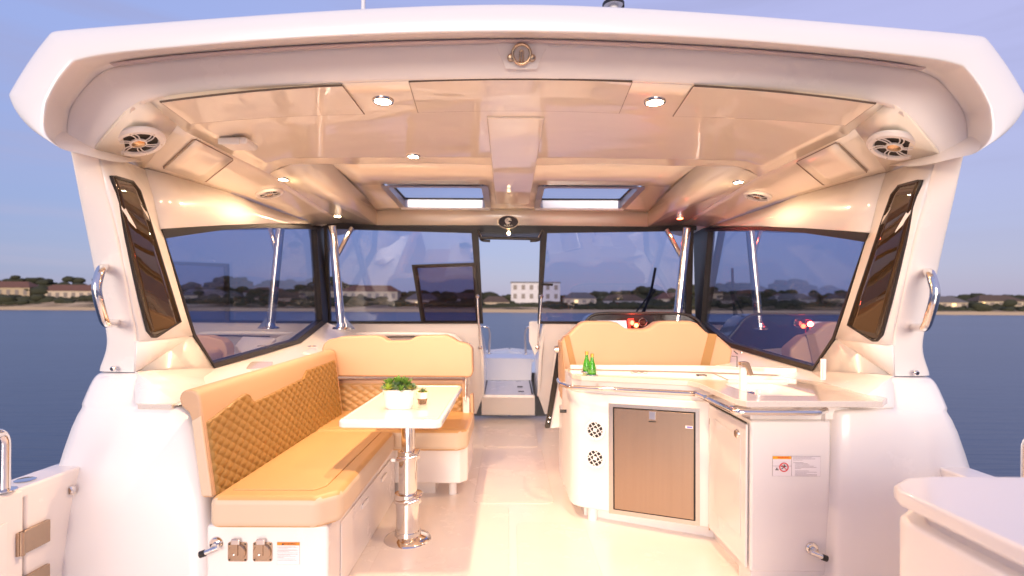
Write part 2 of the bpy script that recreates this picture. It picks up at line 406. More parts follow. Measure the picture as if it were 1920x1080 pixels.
def woods():
    leaf = mat('wood_foliage', (.040, .040, .018), .95, var=(.12, .6, (.4, 1, 1)))
    r = random.Random(3)
    def mass(name, label, D, px0, px1, hfun, step, base=2):
        A = Acc()
        px = px0
        while px < px1:
            x = sx(px) * D + CAM.x; H = hfun(px) * D / F * r.uniform(.72, 1.08)
            wd = r.uniform(5, 10)
            for k in range(7):
                cx = x + r.uniform(-wd, wd); cy = D + r.uniform(-5, 5); cz = SZ + H * r.uniform(.45, .92) - 1
                rr = r.uniform(1.6, 3.6)
                pts = []; fs = []
                n1, n2 = 5, 8
                for i in range(n1 + 1):
                    for j in range(n2):
                        th = math.pi * i / n1; ph = 2 * math.pi * j / n2
                        q = V((math.sin(th) * math.cos(ph) * 1.9, math.sin(th) * math.sin(ph), math.cos(th) * .85))
                        q *= rr * (1 + .55 * mnoise.noise(q * 1.7 + V((cx, cy, cz))))
                        pts.append(V((cx, cy, cz)) + q)
                for i in range(n1):
                    for j in range(n2):
                        fs.append((i * n2 + j, i * n2 + (j + 1) % n2, (i + 1) * n2 + (j + 1) % n2, (i + 1) * n2 + j))
                A.add((pts, fs))
            z0 = SZ + 1
            A.add(([V((x - wd, D + 3, z0)), V((x + wd, D + 3, z0)), V((x + wd * .8, D + 4, SZ + H * .7)), V((x - wd * .8, D + 4, SZ + H * .7))], [(0, 1, 2, 3)]))
            px += step
        o = A.out(name, leaf, recalc=False, smooth=180); o['kind'] = 'stuff'
        tag(o, label, 'woodland')
    def hl(px):
        base = [(-200, 62), (40, 72), (180, 62), (300, 50), (430, 66), (600, 66), (700, 52), (780, 38), (880, 50), (930, 34), (1010, 30), (1100, 36), (1180, 54), (1290, 52), (1400, 50), (1600, 46), (1750, 40), (2100, 38)]
        for (a, b), (c, d) in zip(base, base[1:]):
            if a <= px <= c: return b + (d - b) * (px - a) / (c - a)
        return 40
    mass('woodland', 'dark belt of trees rising behind the far shore houses', 402, -1400, 3300, hl, 13)
    mass('shoreline_shrubs', 'low dark shrubs and small trees between the shore houses', 377, -1400, 3300, lambda p: hl(p) * .62 + 2, 22)
    mass('shoreline_bushes', 'low olive bushes along the top of the sandy bank', 368, -1400, 3300, lambda p: hl(p) * .40 + 3, 24)
woods()

# ------------------------------------------------------------------ hardtop (roof)
# stations of the aft brow, left half: R1 outer edge, R2 lower fold, R3 recess line, R4 ceiling edge
ST = [((126, 283), (112, 277), (127, 282), (177, 283)),
      ((60, 248), (84, 256), (119, 262), (178, 278)),
      ((25, 207), (82, 225), (117, 232), (183, 266)),
      ((13, 177), (88, 192), (122, 200), (195, 250)),
      ((53, 110), (108, 150), (140, 172), (216, 226)),
      ((95, 57), (138, 116), (173, 134), (247, 200)),
      ((170, 50), (190, 102), (212, 115), (272, 184)),
      ((333, 38), (333, 89), (333, 101), (350, 174)),
      ((480, 27), (485, 76), (487, 89), (490, 160)),
      ((640, 17), (640, 67), (642, 80), (644, 152)),
      ((800, 9), (802, 61), (803, 74), (804, 147)),
      ((968, 5), (968, 59), (968, 71), (968, 145))]
YR = (1.85, 1.83, 2.0, 2.08)
rowsL = []
for s in ST:
    rowsL.append([W(p[0], p[1], y) for p, y in zip(s, YR)])
for q in rowsL[-1]: q.x = 0
dense = []
for i, r in enumerate(rowsL):
    if i in (3, 5): dense.append([lerp(a, b, .82) for a, b in zip(rowsL[i - 1], r)])
    dense.append(r)
    if i in (3, 5): dense.append([lerp(a, b, .18) for a, b in zip(r, rowsL[i + 1])])
full = dense + [[mir(p) for p in r] for r in reversed(dense[:-1])]
xsR = [f[0] for f in full]
hrows = []
def fwd(p, y, kx, dz):
    q = V((p.x * kx, y, p.z + dz))
    if y > 2.3:
        k = min(1, max(0, (2.02 - p.z) / .06))        # lower stations of the wing fold up under the roof edge
        tx = math.copysign(1.80 - .05 * (y - 2.6), p.x) if abs(p.x) > 1 else q.x
        q.x = q.x * (1 - k) + tx * k; q.z = max(q.z, 1.965 - .02 * (y - 2.6) - .03 * k)
    return q
YB = [1.92, 2.1, 2.6, 3.2, 3.78, 4.47, 4.8, 5.05]
KX = [.997, .99, .98, .965, .95, .93, .915, .89]
DZ = [.018, .03, .03, -.05, -.115, -.13, -.14, -.18]
rings = []
for y, kx, dz in list(zip(YB, KX, DZ))[::-1]:
    rings.append([fwd(f[0], y, kx, dz if i not in (0, len(full) - 1) else dz * .5) for i, f in enumerate(full)])
rings.append([lerp(f[0], f[1], .0) for f in full])
rings.append([lerp(f[0], f[1], .10) + V((0, -.008, 0)) for f in full])
rings.append([lerp(f[0], f[1], .5) + V((0, -.016, 0)) for f in full])
rings.append([lerp(f[0], f[1], .92) + V((0, -.003, 0)) for f in full])
rings.append([f[1] for f in full])
rings.append([lerp(f[1], f[2], .12) for f in full])
rings.append([lerp(f[1], f[2], .9) for f in full])
rings.append([f[2] + V((0, .01, 0)) for f in full])
rings.append([lerp(f[2], f[3], .3) + V((0, .05, 0)) for f in full])
nst = len(full)
# cut the skylight openings out of the top skin
def skip_sky(i, j):
    # ring i between YB reversed: index of interval 3.78..4.47
    ys = YB[::-1]
    if i + 1 < len(ys) and abs(ys[i] - 4.47) < .01:
        x0, x1 = sorted((rings[i][j].x, rings[i][j + 1].x)); c = (x0 + x1) / 2
        return .10 < abs(c) < 1.0
    return False
struct(grid('hardtop', rings, GEL, sub=2, skip=skip_sky))

# arch face with the two pillars
PL = [((180, 696), (253, 698), 2.42, 2.42), ((181, 688), (253, 688), 2.415, 2.415), ((189, 670), (254, 668), 2.40, 2.405),
      ((196, 645), (256, 640), 2.37, 2.385), ((192, 615), (252, 612), 2.35, 2.365), ((183, 575), (245, 580), 2.31, 2.33), ((160, 450), (220, 450), 2.19, 2.21), ((140, 360), (200, 360), 2.07, 2.12)]
archL = [[W(a[0], a[1], ya), W(b[0], b[1], yb)] for a, b, ya, yb in PL] + [[r[2], r[3]] for r in rowsL]
arch = archL + [[mir(p) for p in r] for r in reversed(archL[:-1])]
def arch_row(i, t, dy): return [lerp(r[0], r[1], t) + V((0, dy, 0)) for r in arch]
def outb(r, dy): return r[0] + V((0, dy, 0))
na = len(arch)
ar = [[r[0] + V((0, .30, 0)) for r in arch], [r[0] + V((0, .03, 0)) for r in arch], [lerp(r[0], r[1], .03) + V((0, .002, 0)) for r in arch],
      [lerp(r[0], r[1], .35) + V((0, -.004, 0)) for r in arch], [lerp(r[0], r[1], .7) + V((0, -.004, 0)) for r in arch],
      [lerp(r[0], r[1], .96) for r in arch], [r[1] + V((0, .006, 0)) for r in arch], [r[1] + V((0, .02, .0)) for r in arch]]
struct(grid('aft_arch', ar, GELM, sub=2))

# ceiling -----------------------------------------------------------------
def zc(x): return 2.105 - .125 * min(1.2, abs(x) / 1.43) ** 2.2
XT = -1.74
K0 = Wz(333, 235, 1.985); K1 = Wz(505, 325, 1.985); K2 = V((-1.46, 4.6, 1.94))
G4 = rowsL[6][3]; F4 = rowsL[5][3]
XL = -1.66
W0 = Wx(268, 318, XT); WA = Wx(417, 360, XT); WB = Wx(590, 422, XL)
aftY = [(abs(r[3].x), r[3].y, r[3].z) for r in rowsL[6:]]
def aft(x):
    x = abs(x)
    pts = sorted(aftY)
    for (a, ya, za), (b, yb, zb) in zip(pts, pts[1:]):
        if a <= x <= b: t = (x - a) / (b - a); return ya + (yb - ya) * t, za + (zb - za) * t
    return pts[-1][1], pts[-1][2]
def xlim(y):
    pts = [(G4.y, -G4.x), (K0.y, -K0.x), (K1.y, -K1.x)]
    for (a, xa), (b, xb) in zip(pts, pts[1:]):
        if y <= b: return xa + (xb - xa) * max(0, (y - a)) / (b - a)
    return pts[-1][1]
def yfront(x):
    y = (zc(min(abs(x), 1.28)) - 1.2) / .2705
    if abs(x) > 1.28: y += (K1.y - y) * (abs(x) - 1.28) / (-K1.x - 1.28)
    return y
ys = [0, .1, .25, .4, .55, .7, .85, 1.0]
cr_rows = []
for v in ys:
    row = []
    for i in range(-16, 17):
        u = i / 16
        y = 2.085 + (K1.y - 2.085) * v; x = u * xlim(y)
        ya, za = aft(x)
        y = ya + .005 + (yfront(x) - ya - .005) * v
        kk = max(0, 1 - v * 4); z = zc(x) * (1 - kk) + za * kk
        row.append(V((x, y, z)))
    cr_rows.append(row)
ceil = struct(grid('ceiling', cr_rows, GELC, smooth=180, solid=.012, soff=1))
B1 = V((-1.24, yfront(1.24), zc(1.24))); B1b = V((-1.17, 4.60, 1.92)); B0 = V((-1.06, yfront(1.06), zc(1.06))); B0b = V((-1.16, 4.56, 2.05))
def both(name, verts, faces, m, parent=None, **k):
    o = [mesh(name, verts, faces, m, parent, **k), mesh(name, [mir(v) for v in verts], faces, m, parent, **k)]
    return o
# front ceiling with two skylight openings
fy = [3.33, 3.78, 4.47, 4.56]; fx = [-1.13, -.93, -.19, 0, .19, .93, 1.13]
fr = []
for y in fy:
    row = []
    for x in fx:
        t = (y - 3.33) / 1.23
        if y == 3.33:
            xx = math.copysign(1.06, x) if abs(x) > 1.1 else x
            row.append(V((xx, yfront(xx), zc(xx))))
        else:
            lim = 1.07 + .09 * t
            row.append(V((x if abs(x) < 1.1 else math.copysign(lim, x), y, 2.10 - .05 * t - (.012 if abs(x) > 1.1 else 0))))
    fr.append(row)
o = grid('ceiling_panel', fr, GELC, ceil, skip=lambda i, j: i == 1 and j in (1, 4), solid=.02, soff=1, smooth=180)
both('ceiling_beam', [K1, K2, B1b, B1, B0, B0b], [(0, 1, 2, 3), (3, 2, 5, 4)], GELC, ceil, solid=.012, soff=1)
HB = [V((-1.46, 4.6, 1.94)), B1b, B0b, V((0, 4.56, 2.062)), V((0, 4.60, 1.925))]
mesh('header', [B0b, V((0, 4.56, 2.055)), mir(B0b), mir(B1b), V((0, 4.60, 1.925)), B1b], [(0, 1, 4, 5), (1, 2, 3, 4)], GELC, ceil, solid=.03, soff=1)
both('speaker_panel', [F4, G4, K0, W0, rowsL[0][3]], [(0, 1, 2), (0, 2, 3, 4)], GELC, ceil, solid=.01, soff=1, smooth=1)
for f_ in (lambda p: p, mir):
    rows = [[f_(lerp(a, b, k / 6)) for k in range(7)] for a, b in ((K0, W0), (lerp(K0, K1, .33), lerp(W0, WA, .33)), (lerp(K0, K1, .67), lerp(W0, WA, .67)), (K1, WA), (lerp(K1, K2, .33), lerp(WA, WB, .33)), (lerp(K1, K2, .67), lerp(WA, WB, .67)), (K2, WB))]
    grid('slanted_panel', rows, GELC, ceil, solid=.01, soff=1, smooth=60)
# raised spine of the ceiling
sp = [(-.135, 2.5), (.135, 2.5), (.135, 4.3), (-.135, 4.3)]
prism('spine_panel', [V((x, y, 2.094 if y < 3 else 2.050)) for x, y in sp], (0, 0, .05), GELC, ceil, bevel=.006, seg=2)

# side walls ---------------------------------------------------------------
def side_geo(s):
    f = (lambda p: p) if s < 0 else mir
    g = lambda px, py, x=XL: f(Wx(px, py, x))
    top = [f(W0), g(330, 333, XT), f(WA), g(500, 391, -1.70), f(WB)]
    bot = [g(300, 430), g(345, 427), g(417, 423), g(500, 420), g(600, 421)]
    wall = struct(grid('side_wall', [top, bot], GEL, smooth=180, solid=.03, soff=0))
    inner = [f(r[1] + V((0, .01, 0))) for r in archL[3:9]][::-1]
    edge = [f(W0), g(284, 372, -1.70), g(305, 450), g(325, 520), g(343, 582), g(358, 629)]
    seg = []
    mid = lambda t: [lerp(a, b, t) for a, b in zip(inner, edge)]
    o = grid('side_panel', [inner, mid(.5), edge], GEL, wall, smooth=180, solid=.02, soff=0)
    # gusset at the foot of the pillar and the ledge under the window
    a = f(archL[3][1]); b = g(358, 629); c = f(W(253, 698, 2.42)); d = g(400, 690)
    e1 = f(W(415, 712, 2.9)); h = f(W(335, 760, 2.32)); i = f(W(255, 757, 2.30))
    mesh('gusset', [a, b, c], [(0, 1, 2)], GELM, wall, solid=.01)
    mesh('gusset', [c, b, d, e1, h, i], [(0, 1, 2), (0, 2, 3, 4), (0, 4, 5)], GELM, wall, smooth=40, solid=.01)
    return wall
SWL, SWR = side_geo(-1), side_geo(1)

def side_window(s, label):
    f = (lambda p: p) if s < 0 else mir
    x = XL
    outer = [(300, 430), (345, 427), (417, 422), (500, 420), (618, 424), (612, 604), (562, 643), (400, 690), (359, 629)]
    inner = [(306, 447), (345, 441), (417, 431), (500, 427), (591, 430), (602, 600), (554, 637), (397, 681), (363, 626)]
    O = [f(Wx(*p, x)) for p in outer]; I = [f(Wx(*p, x)) for p in inner]
    t = thing('side_window', (O[3] + O[7]) / 2, label, 'window', 'side windows')
    dx = V((-.008 * (-s) * -1, 0, 0))
    inn = V((-s * .012, 0, 0)); outv = V((s * .04, 0, 0))
    n = 9
    vs = [p + inn for p in O] + [p + inn for p in I] + [p + outv for p in O] + [p + outv for p in I]
    fs = []
    for k in range(n):
        k2 = (k + 1) % n
        fs += [(k, k2, n + k2, n + k), (2 * n + k, 3 * n + k, 3 * n + k2, 2 * n + k2), (k, 2 * n + k, 2 * n + k2, k2), (n + k, n + k2, 3 * n + k2, 3 * n + k)]
    mesh('frame', vs, fs, BLACK, t, bevel=.003, seg=1)
    gl = [p + V((s * .02, 0, 0)) for p in [lerp(a, b, .8) for a, b in zip(O, I)]]
    prism('pane', gl, (s * .006, 0, 0), TINTS, t)
    return t
side_window(-1, 'large tinted window left of the sofa with black frame')
side_window(1, 'large tinted window right of the helm seat with black frame')

def smoked(s, label):
    f = (lambda p: p) if s < 0 else mir
    inn = [(p[1][0], p[1][1], p[3]) for p in PL[3:]][::-1]
    edg = []
    for px, py, x in ((268, 318, XT), (284, 372, -1.70), (305, 450, XL), (325, 520, XL), (343, 582, XL), (358, 629, XL)):
        edg.append((px, py, Wx(px, py, x).y))
    def at(lst, py):
        for a, b in zip(lst, lst[1:]):
            if py <= b[1] or b is lst[-1]:
                t = (py - a[1]) / (b[1] - a[1]); return [a[k] + (b[k] - a[k]) * t for k in (0, 2)]
    def S(px, py, off):
        (xi, yi), (xe, ye) = at(inn, py), at(edg, py); t = (px - xi) / (xe - xi)
        y = 1 / ((1 - t) / yi + t / ye)
        return W(px, py, y - .012) + V((off, 0, 0))
    Lf = [(206, 330), (215, 360), (228, 420), (243, 490), (259, 560), (274, 620), (283, 631)]
    Rt = [(246, 341), (259, 358), (277, 412), (298, 481), (318, 545), (336, 603), (291, 631)]
    rows = []
    for (a, b), (c, d) in zip(Lf, Rt):
        rows.append([S(a + (c - a) * k / 5, b + (d - b) * k / 5, .006) for k in range(6)])
    rows[0][0] = rows[0][0]
    cc = sum((p for r in rows for p in r), V((0, 0, 0))) / 42
    t = tag(grid('smoked_panel', [[f(p) for p in r] for r in rows], SMOKE, smooth=180, solid=.008), label, 'window', 'smoked panels in the aft pillars')
    ring = [r[0] for r in rows] + rows[-1][1:] + [r[-1] for r in rows[::-1][1:]] + rows[0][1:-1][::-1]
    tube('gasket_or_gap_shade', [f(p) for p in ring], .007, BLACK, t, closed=True, seg=8, local=True)
    return t
smoked(-1, 'narrow smoked brown window in the left aft pillar')
smoked(1, 'narrow smoked brown window in the right aft pillar')

# ------------------------------------------------------------------ coaming pods and ledges
podL = [((182, 697), (255, 699), 2.41), ((170, 706), (255, 704), 2.385), ((160, 722), (255, 725), 2.36), ((150, 757), (256, 755), 2.31), ((149, 759), (259, 758), 2.305), ((148, 763), (332, 764), 2.295), ((147, 767), (338, 768), 2.29),
        ((138, 790), (360, 790), 2.27), ((101, 900), (376, 900), 2.19), ((90, 940), (381, 942), 2.165), ((88, 955), (382, 957), 2.16), ((86, 1080), (388, 1080), 2.11)]
def pod(s):
    f = (lambda p: p) if s < 0 else mir
    rows = []
    for (a, b, y) in podL:
        a = (a[0] - (14 if a[1] > 780 else 5 if a[1] > 740 else 0), a[1])
        if s > 0:
            b = (358 if b[0] > 300 else b[0], b[1])
            if y < 2.29: y = 2.21 + (y - 2.11) * .45
        A, B = W(a[0], a[1], y), W(b[0], b[1], y)
        rows.append([A + V((-.02, .9, -.02)), A + V((-.0, .12, 0)), A + V((0, .03, 0)), lerp(A, B, .04), lerp(A, B, .5), lerp(A, B, .95), B + V((0, .02, 0)), B + V((.0, .08, 0)), B + V((0, .5, 0))])
    low = [V((p.x, p.y, .0)) for p in rows[-1]]
    rows.append(low)
    rows = [[f(p) for p in r] for r in rows]
    top = [V((p.x, p.y + .02, p.z + .004)) for p in rows[0]]
    o = grid('coaming', [[V((p.x * 0.995, max(p.y, 2.55), p.z)) for p in rows[0]]] + rows, GELM, sub=1)
    struct(o)
    return o
CL, CR_ = pod(-1), pod(1)
def ledge(s, par):
    f = (lambda p: p) if s < 0 else mir
    wn = [W(255, 757, 2.30), Wx(400, 690, XL), Wx(480, 668, XL), Wx(562, 643, XL), Wx(612, 604, XL)]
    inn = [V((-1.34, 2.30, .79)), V((-1.34, 2.95, .80)), V((-1.34, 3.5, .82)), V((-1.34, 4.1, .84)), V((-1.30, 4.75, .95))]
    rows = [wn, [lerp(a, b, .5) + V((0, 0, -.01)) for a, b in zip(wn, inn)], inn, [V((p.x, p.y, 0)) for p in inn]]
    grid('ledge', [[f(p) for p in r] for r in rows], GEL, par, smooth=60, local=True)
ledge(-1, CL); ledge(1, CR_)
# hull sides, side decks
for s in (-1, 1):
    hs = [[V((s * 1.93, y, .5)) , V((s * 1.96, y, .2)), V((s * 1.90, y, -.5)), V((s * 1.80, y, -1.3))] for y in (-1.5, 0, 1.5, 3, 4.5)] + \
         [[V((s * 1.75, 6.5, .45)), V((s * 1.72, 6.5, .2)), V((s * 1.6, 6.5, -.5)), V((s * 1.5, 6.5, -1.3))], [V((s * 1.0, 9.4, .42)), V((s * .9, 9.4, .2)), V((s * .8, 9.4, -.5)), V((s * .7, 9.4, -1.3))], [V((s * .02, 10.8, .42)), V((s * .02, 10.7, .2)), V((s * .02, 10.5, -.5)), V((s * .02, 10.3, -1.3))]]
    struct(grid('hull_side', hs, GEL, smooth=60))
    o = box('side_deck', (min(s * 1.93, s * 1.80), 1.0, .50), (max(s * 1.93, s * 1.80), 6.4, .54), GEL, bevel=.01, seg=3); struct(o)
    # foredeck
fd = [[V((-1.76 * k, y, .36)), V((-.6 * k, y, .40)), V((.6 * k, y, .40)), V((1.76 * k, y, .36))] for y, k in ((6.75, 1), (8, .86), (9.4, .55), (10.8, .01))]
struct(grid('foredeck', fd, GEL, smooth=180))

# ------------------------------------------------------------------ floor
fl = struct(box('deck_floor', (-1.9, -1.2, -.06), (1.9, 6.0, 0), FLOOR))
def rpoly(x0, y0, x1, y1, r, z, k=5):
    o = []
    for cx, cy, a0 in ((x1 - r, y1 - r, 0), (x0 + r, y1 - r, 90), (x0 + r, y0 + r, 180), (x1 - r, y0 + r, 270)):
        for j in range(k + 1):
            an = R(a0 + 90 * j / k); o.append(V((cx + r * math.cos(an), cy + r * math.sin(an), z)))
    return o
for (x0, y0, x1, y1) in ((-.66, 1.1, -.02, 3.25), (.02, 1.1, .40, 3.0), (.44, 1.1, .98, 2.22), (-.24, 3.29, .26, 4.6), (-.24, 4.64, .24, 5.35)):
    prism('nonskid_panel', rpoly(x0, y0, x1, y1, .05, .0005), (0, 0, .004), NONSKID, fl, bevel=.0018, seg=2)

# ------------------------------------------------------------------ front bulkhead, doorway, steps
def bulk(s):
    f = (lambda p: p) if s < 0 else mir
    P = [f(W(606, 604, 4.85)), f(W(897, 604, 4.85)), f(W(905, 650, 4.98)), f(W(907, 740, 5.45)), f(W(893, 776, 5.75)), f(V((-1.6, 5.75, 0)))]
    o = prism('bulkhead', P, (0, .05, 0), GEL, bevel=.01); struct(o)
    # inner reveal beside the doorway
    Q = [f(W(900, 604, 4.9)), f(W(907, 665, 5.0)), f(W(908, 742, 5.47)), f(W(912, 742, 6.4)), f(W(912, 652, 6.4))]
    prism('door_reveal', Q, f(V((-.03, 0, 0))), GEL, o, bevel=.004)
    # moulded rim
    rim = [W(640, 628, 4.86), W(700, 626, 4.85), W(830, 627, 4.84), W(858, 636, 4.86), W(874, 660, 4.93), W(880, 720, 5.2)]
    tube('moulded_rim', smooth_path([f(p) + V((0, -.005, 0)) for p in rim], 4), .018, GEL, o)
    return o
BL, BR = bulk(-1), bulk(1)
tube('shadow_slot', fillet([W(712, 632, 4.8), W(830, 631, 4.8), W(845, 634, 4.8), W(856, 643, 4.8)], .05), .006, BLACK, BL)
step = struct(prism('companionway_step', [W(903, 741, 5.5), W(1003, 742, 5.5), W(1003, 779, 5.8), W(903, 778, 5.8)], (0, .03, 0), GEL, bevel=.004))
prism('tread', [W(905, 740, 5.5), W(1001, 741, 5.5), W(996, 713, 6.5), W(911, 713, 6.5)], (0, 0, -.03), GELM, step, bevel=.004)
prism('riser', [W(911, 713, 6.5), W(996, 713, 6.5), W(998, 672, 6.6), W(909, 671, 6.6)], (0, .05, 0), GEL, step, bevel=.006)
prism('riser_cap', [W(906, 672, 6.6), W(1001, 673, 6.6), W(1000, 664, 6.9), W(908, 663, 6.9)], (0, 0, -.04), GEL, step, bevel=.008)
for px in (913, 993): tube('gutter', [W(px - (5 if px < 950 else -5), 738, 5.53), W(px, 714, 6.45)], .008, DARK, step)
for x0, y0 in ((972, 717), (975, 726), (977, 735)):
    p = W(x0, y0 - .5, 6.4 - (y0 - 717) * .045); box('drain_slot', p + V((-.03, -.01, 0)), p + V((.03, .01, .008)), DARK, step)
def deck_rail(s, pts, label):
    t = thing('deck_handrail', pts[-1], label, 'handrail', 'deck handrails beyond the door')
    tube('rail', fillet(pts, .05), .014, CHROME, t)
    lathe('base_flange', [(.0, 0), (.035, 0), (.035, .008), (.014, .012)], pts[-1], CHROME, t)
deck_rail(-1, [W(902, 612, 6.0), W(915, 613, 6.0), W(919, 625, 6.1), W(917, 663, 6.3)], 'short steel handrail at the left of the open doorway')
deck_rail(1, [W(1000, 613, 6.0), W(988, 613, 6.0), W(984, 625, 6.1), W(986, 664, 6.3)], 'short steel handrail at the right of the open doorway')
prism('door_coaming', [W(992, 604, 5.2), W(996, 602, 5.2), W(1012, 602, 5.2), W(1012, 650, 5.3), W(1003, 668, 5.3), W(992, 640, 5.25)], (0, .08, 0), GEL, BR, bevel=.008)

# windscreen
def windscreen(side, outer, inner, label):
    t = thing('windscreen', (outer[0] + outer[2]) / 2, label, 'windscreen', 'windscreen panes')
    n = len(outer)
    d0, d1 = V((0, -.015, 0)), V((0, .02, 0))
    vs = [p + d0 for p in outer] + [p + d0 for p in inner] + [p + d1 for p in outer] + [p + d1 for p in inner]; fs = []
    for k in range(n):
        k2 = (k + 1) % n
        fs += [(k, k2, n + k2, n + k), (2 * n + k, 3 * n + k, 3 * n + k2, 2 * n + k2), (k, 2 * n + k, 2 * n + k2, k2), (n + k, n + k2, 3 * n + k2, 3 * n + k)]
    mesh('frame', vs, fs, BLACK, t, bevel=.003, seg=1)
    prism('pane', [lerp(a, b, .7) for a, b in zip(outer, inner)], (0, .006, 0), TINT, t)
    return t
def wsY(py): return 4.62 + (py - 432) / 172 * .23
def ws(px, py): return W(px, py, wsY(py))
windscreen(-1, [ws(608, 425), ws(897, 433), ws(906, 607), ws(612, 607)], [ws(614, 429), ws(884, 437), ws(897, 602), ws(621, 602)], 'tinted left windscreen pane between corner post and doorway')
windscreen(1, [ws(1013, 433), ws(1300, 428), ws(1296, 609), ws(1008, 607)], [ws(1026, 437), ws(1288, 433), ws(1284, 603), ws(1014, 602)], 'tinted right windscreen pane behind the helm')
struct(prism('windscreen_header', [ws(600, 412), ws(953, 420), ws(1306, 416), ws(1306, 431), ws(953, 437), ws(600, 427)], (0, .06, 0), BLACK))
def wY(p, d): return p + V((0, d, 0))
# vent pane in left windscreen
t = thing('vent_window', ws(835, 550), 'small darker opening window in the left windscreen', 'window')
q = [(773, 497), (893, 493), (901, 606), (791, 606)]; qi = [(784, 503), (886, 500), (893, 601), (799, 601)]
O = [wY(ws(*p), -.04) for p in q]; I = [wY(ws(*p), -.04) for p in qi]
vs = O + I + [wY(p, .02) for p in O] + [wY(p, .02) for p in I]; fs = []
for k in range(4):
    k2 = (k + 1) % 4
    fs += [(k, k2, 4 + k2, 4 + k), (8 + k, 12 + k, 12 + k2, 8 + k2), (k, 8 + k, 8 + k2, k2), (4 + k, 4 + k2, 12 + k2, 12 + k)]
mesh('frame', vs, fs, BLACK, t, bevel=.003, seg=1); prism('pane', [lerp(a, b, .5) for a, b in zip(O, I)], (0, .006, 0), TINTD, t)
# door top hatch rail with two grab loops
t = thing('door_hatch', W(955, 440, 4.55), 'black framed hatch bar across the top of the doorway', 'hatch')
prism('pane', [W(898, 435, 4.7), W(1014, 435, 4.7), W(1010, 448, 4.3), W(902, 447, 4.3)], (0, 0, .006), TINT, t)
tube('frame_bar', [W(900, 446, 4.3), W(1012, 448, 4.3)], .012, BLACK, t)
for sg, x in ((1, 897), (-1, 1016)):
    tube('grab_loop', fillet([W(x - sg * 1, 433, 4.5), W(x + sg * 3, 443, 4.35), W(x + sg * 5, 451, 4.3), W(x + sg * 22, 452, 4.3)], .04), .010, BLACK, t)
    tube('hinge_arm', [W(x, 434, 4.55), W(x + sg * 7, 447, 4.3)], .008, CHROME, t)
for px0, py0, px1, py1, lab in ((895, 556, 900, 652, 'thin steel gas strut on the left door edge'), (1015, 556, 1008, 652, 'thin steel gas strut on the right door edge')):
    t = thing('gas_strut', W(px1, py1, 4.8), lab, 'strut', 'gas struts at the doorway')
    tube('cylinder', [W(px0, py0, 4.75), W((px0 + px1) / 2, 606, 4.77)], .011, CHROME, t); tube('rod', [W((px0 + px1) / 2, 606, 4.77), W(px1, py1, 4.8)], .007, CHROME, t)
    for q in ((px0, py0, 4.75), (px1, py1, 4.8)): lathe('end_ball', [(0, -.02), (.015, -.015), (.02, 0), (.015, .015), (0, .02)], W(*q), CHROME, t, seg=12)
tube('catch', [W(1016, 533, 4.7), W(1036, 534, 4.65)], .01, BLACK, bpy.data.objects['windscreen.001'])

# support poles with brace
def pole(top, bot, bt, bb, label, s):
    t = thing('support_pole', bot, label, 'pole', 'polished support poles by the windscreen')
    tube('pole', [top, bot], .034, CHROME, t, seg=20); tube('brace', [bt, bb], .019, CHROME, t)
    lathe('foot', [(0, 0), (.07, 0), (.07, .012), (.04, .02), (.036, .05)], bot, CHROME, t)
    prism('foot_gusset', [bot + V((0, 0, 0)), bot + V((s * -.11, 0, 0)), bot + V((0, 0, .13))], (0, .01, 0), CHROME, t)
pole(W(623, 424, 4.35), W(640, 617, 4.35), W(660, 427, 4.45), W(633, 478, 4.37), 'polished steel pole beside the left side window', -1)
pole(W(1288, 428, 4.35), W(1268, 617, 4.35), W(1250, 431, 4.45), W(1278, 482, 4.37), 'polished steel pole beside the right side window', 1)

# wiper outside right windscreen
t = thing('windscreen_wiper', W(1190, 590, 5.05), 'black twin arm wiper outside the right windscreen', 'wiper')
tube('blade', [W(1229, 502, 4.92), W(1222, 540, 4.96), W(1206, 590, 5.05)], .012, BLACK, t)
tube('arm', [W(1225, 542, 4.95), W(1188, 592, 5.05)], .007, BLACK, t); tube('arm', [W(1229, 542, 4.95), W(1200, 592, 5.05)], .007, BLACK, t)

# skylights
for s, lab in ((-1, 'left roof skylight, open sky above the sofa side'), (1, 'right roof skylight above the helm side')):
    x0, x1 = (-.93, -.19) if s < 0 else (.19, .93)
    t = thing('skylight', ((x0 + x1) / 2, 4.12, 2.08), lab, 'skylight', 'roof skylights')
    fo = rpoly(x0 - .012, 3.77, x1 + .012, 4.485, .03, 0); fi = rpoly(x0 + .035, 3.82, x1 - .035, 4.43, .03, 0)
    n = len(fo); vs = []; fs = []
    zz = lambda y, d: 2.10 - .05 * (y - 3.33) / 1.23 + d
    for ring, d in ((fo, -.012), (fi, -.012), (fi, .055), (fo, .055)): vs += [V((p.x, p.y, zz(p.y, d))) for p in ring]
    for r in range(3):
        for k in range(n): fs.append((r * n + k, r * n + (k + 1) % n, (r + 1) * n + (k + 1) % n, (r + 1) * n + k))
    mesh('frame', vs, fs, mat('skylight_frame', (.55, .52, .52), .3, .6) if s < 0 else bpy.data.materials['skylight_frame'], t, smooth=40)
    prism('pane', [V((p.x, p.y, zz(p.y, .04))) for p in rpoly(x0 + .03, 3.815, x1 - .03, 4.44, .03, 0)], (0, 0, .006), SKYG, t)
    box('sill', (x0 - .0, 4.44, zz(4.5, -.02)), (x1, 4.50, zz(4.5, .01)), WHITE, t, bevel=.006)
    tube('gasket_or_gap_shade', rpoly(x0 + .04, 3.825, x1 - .04, 4.425, .03, 2.115), .008, BLACK, t, closed=True)

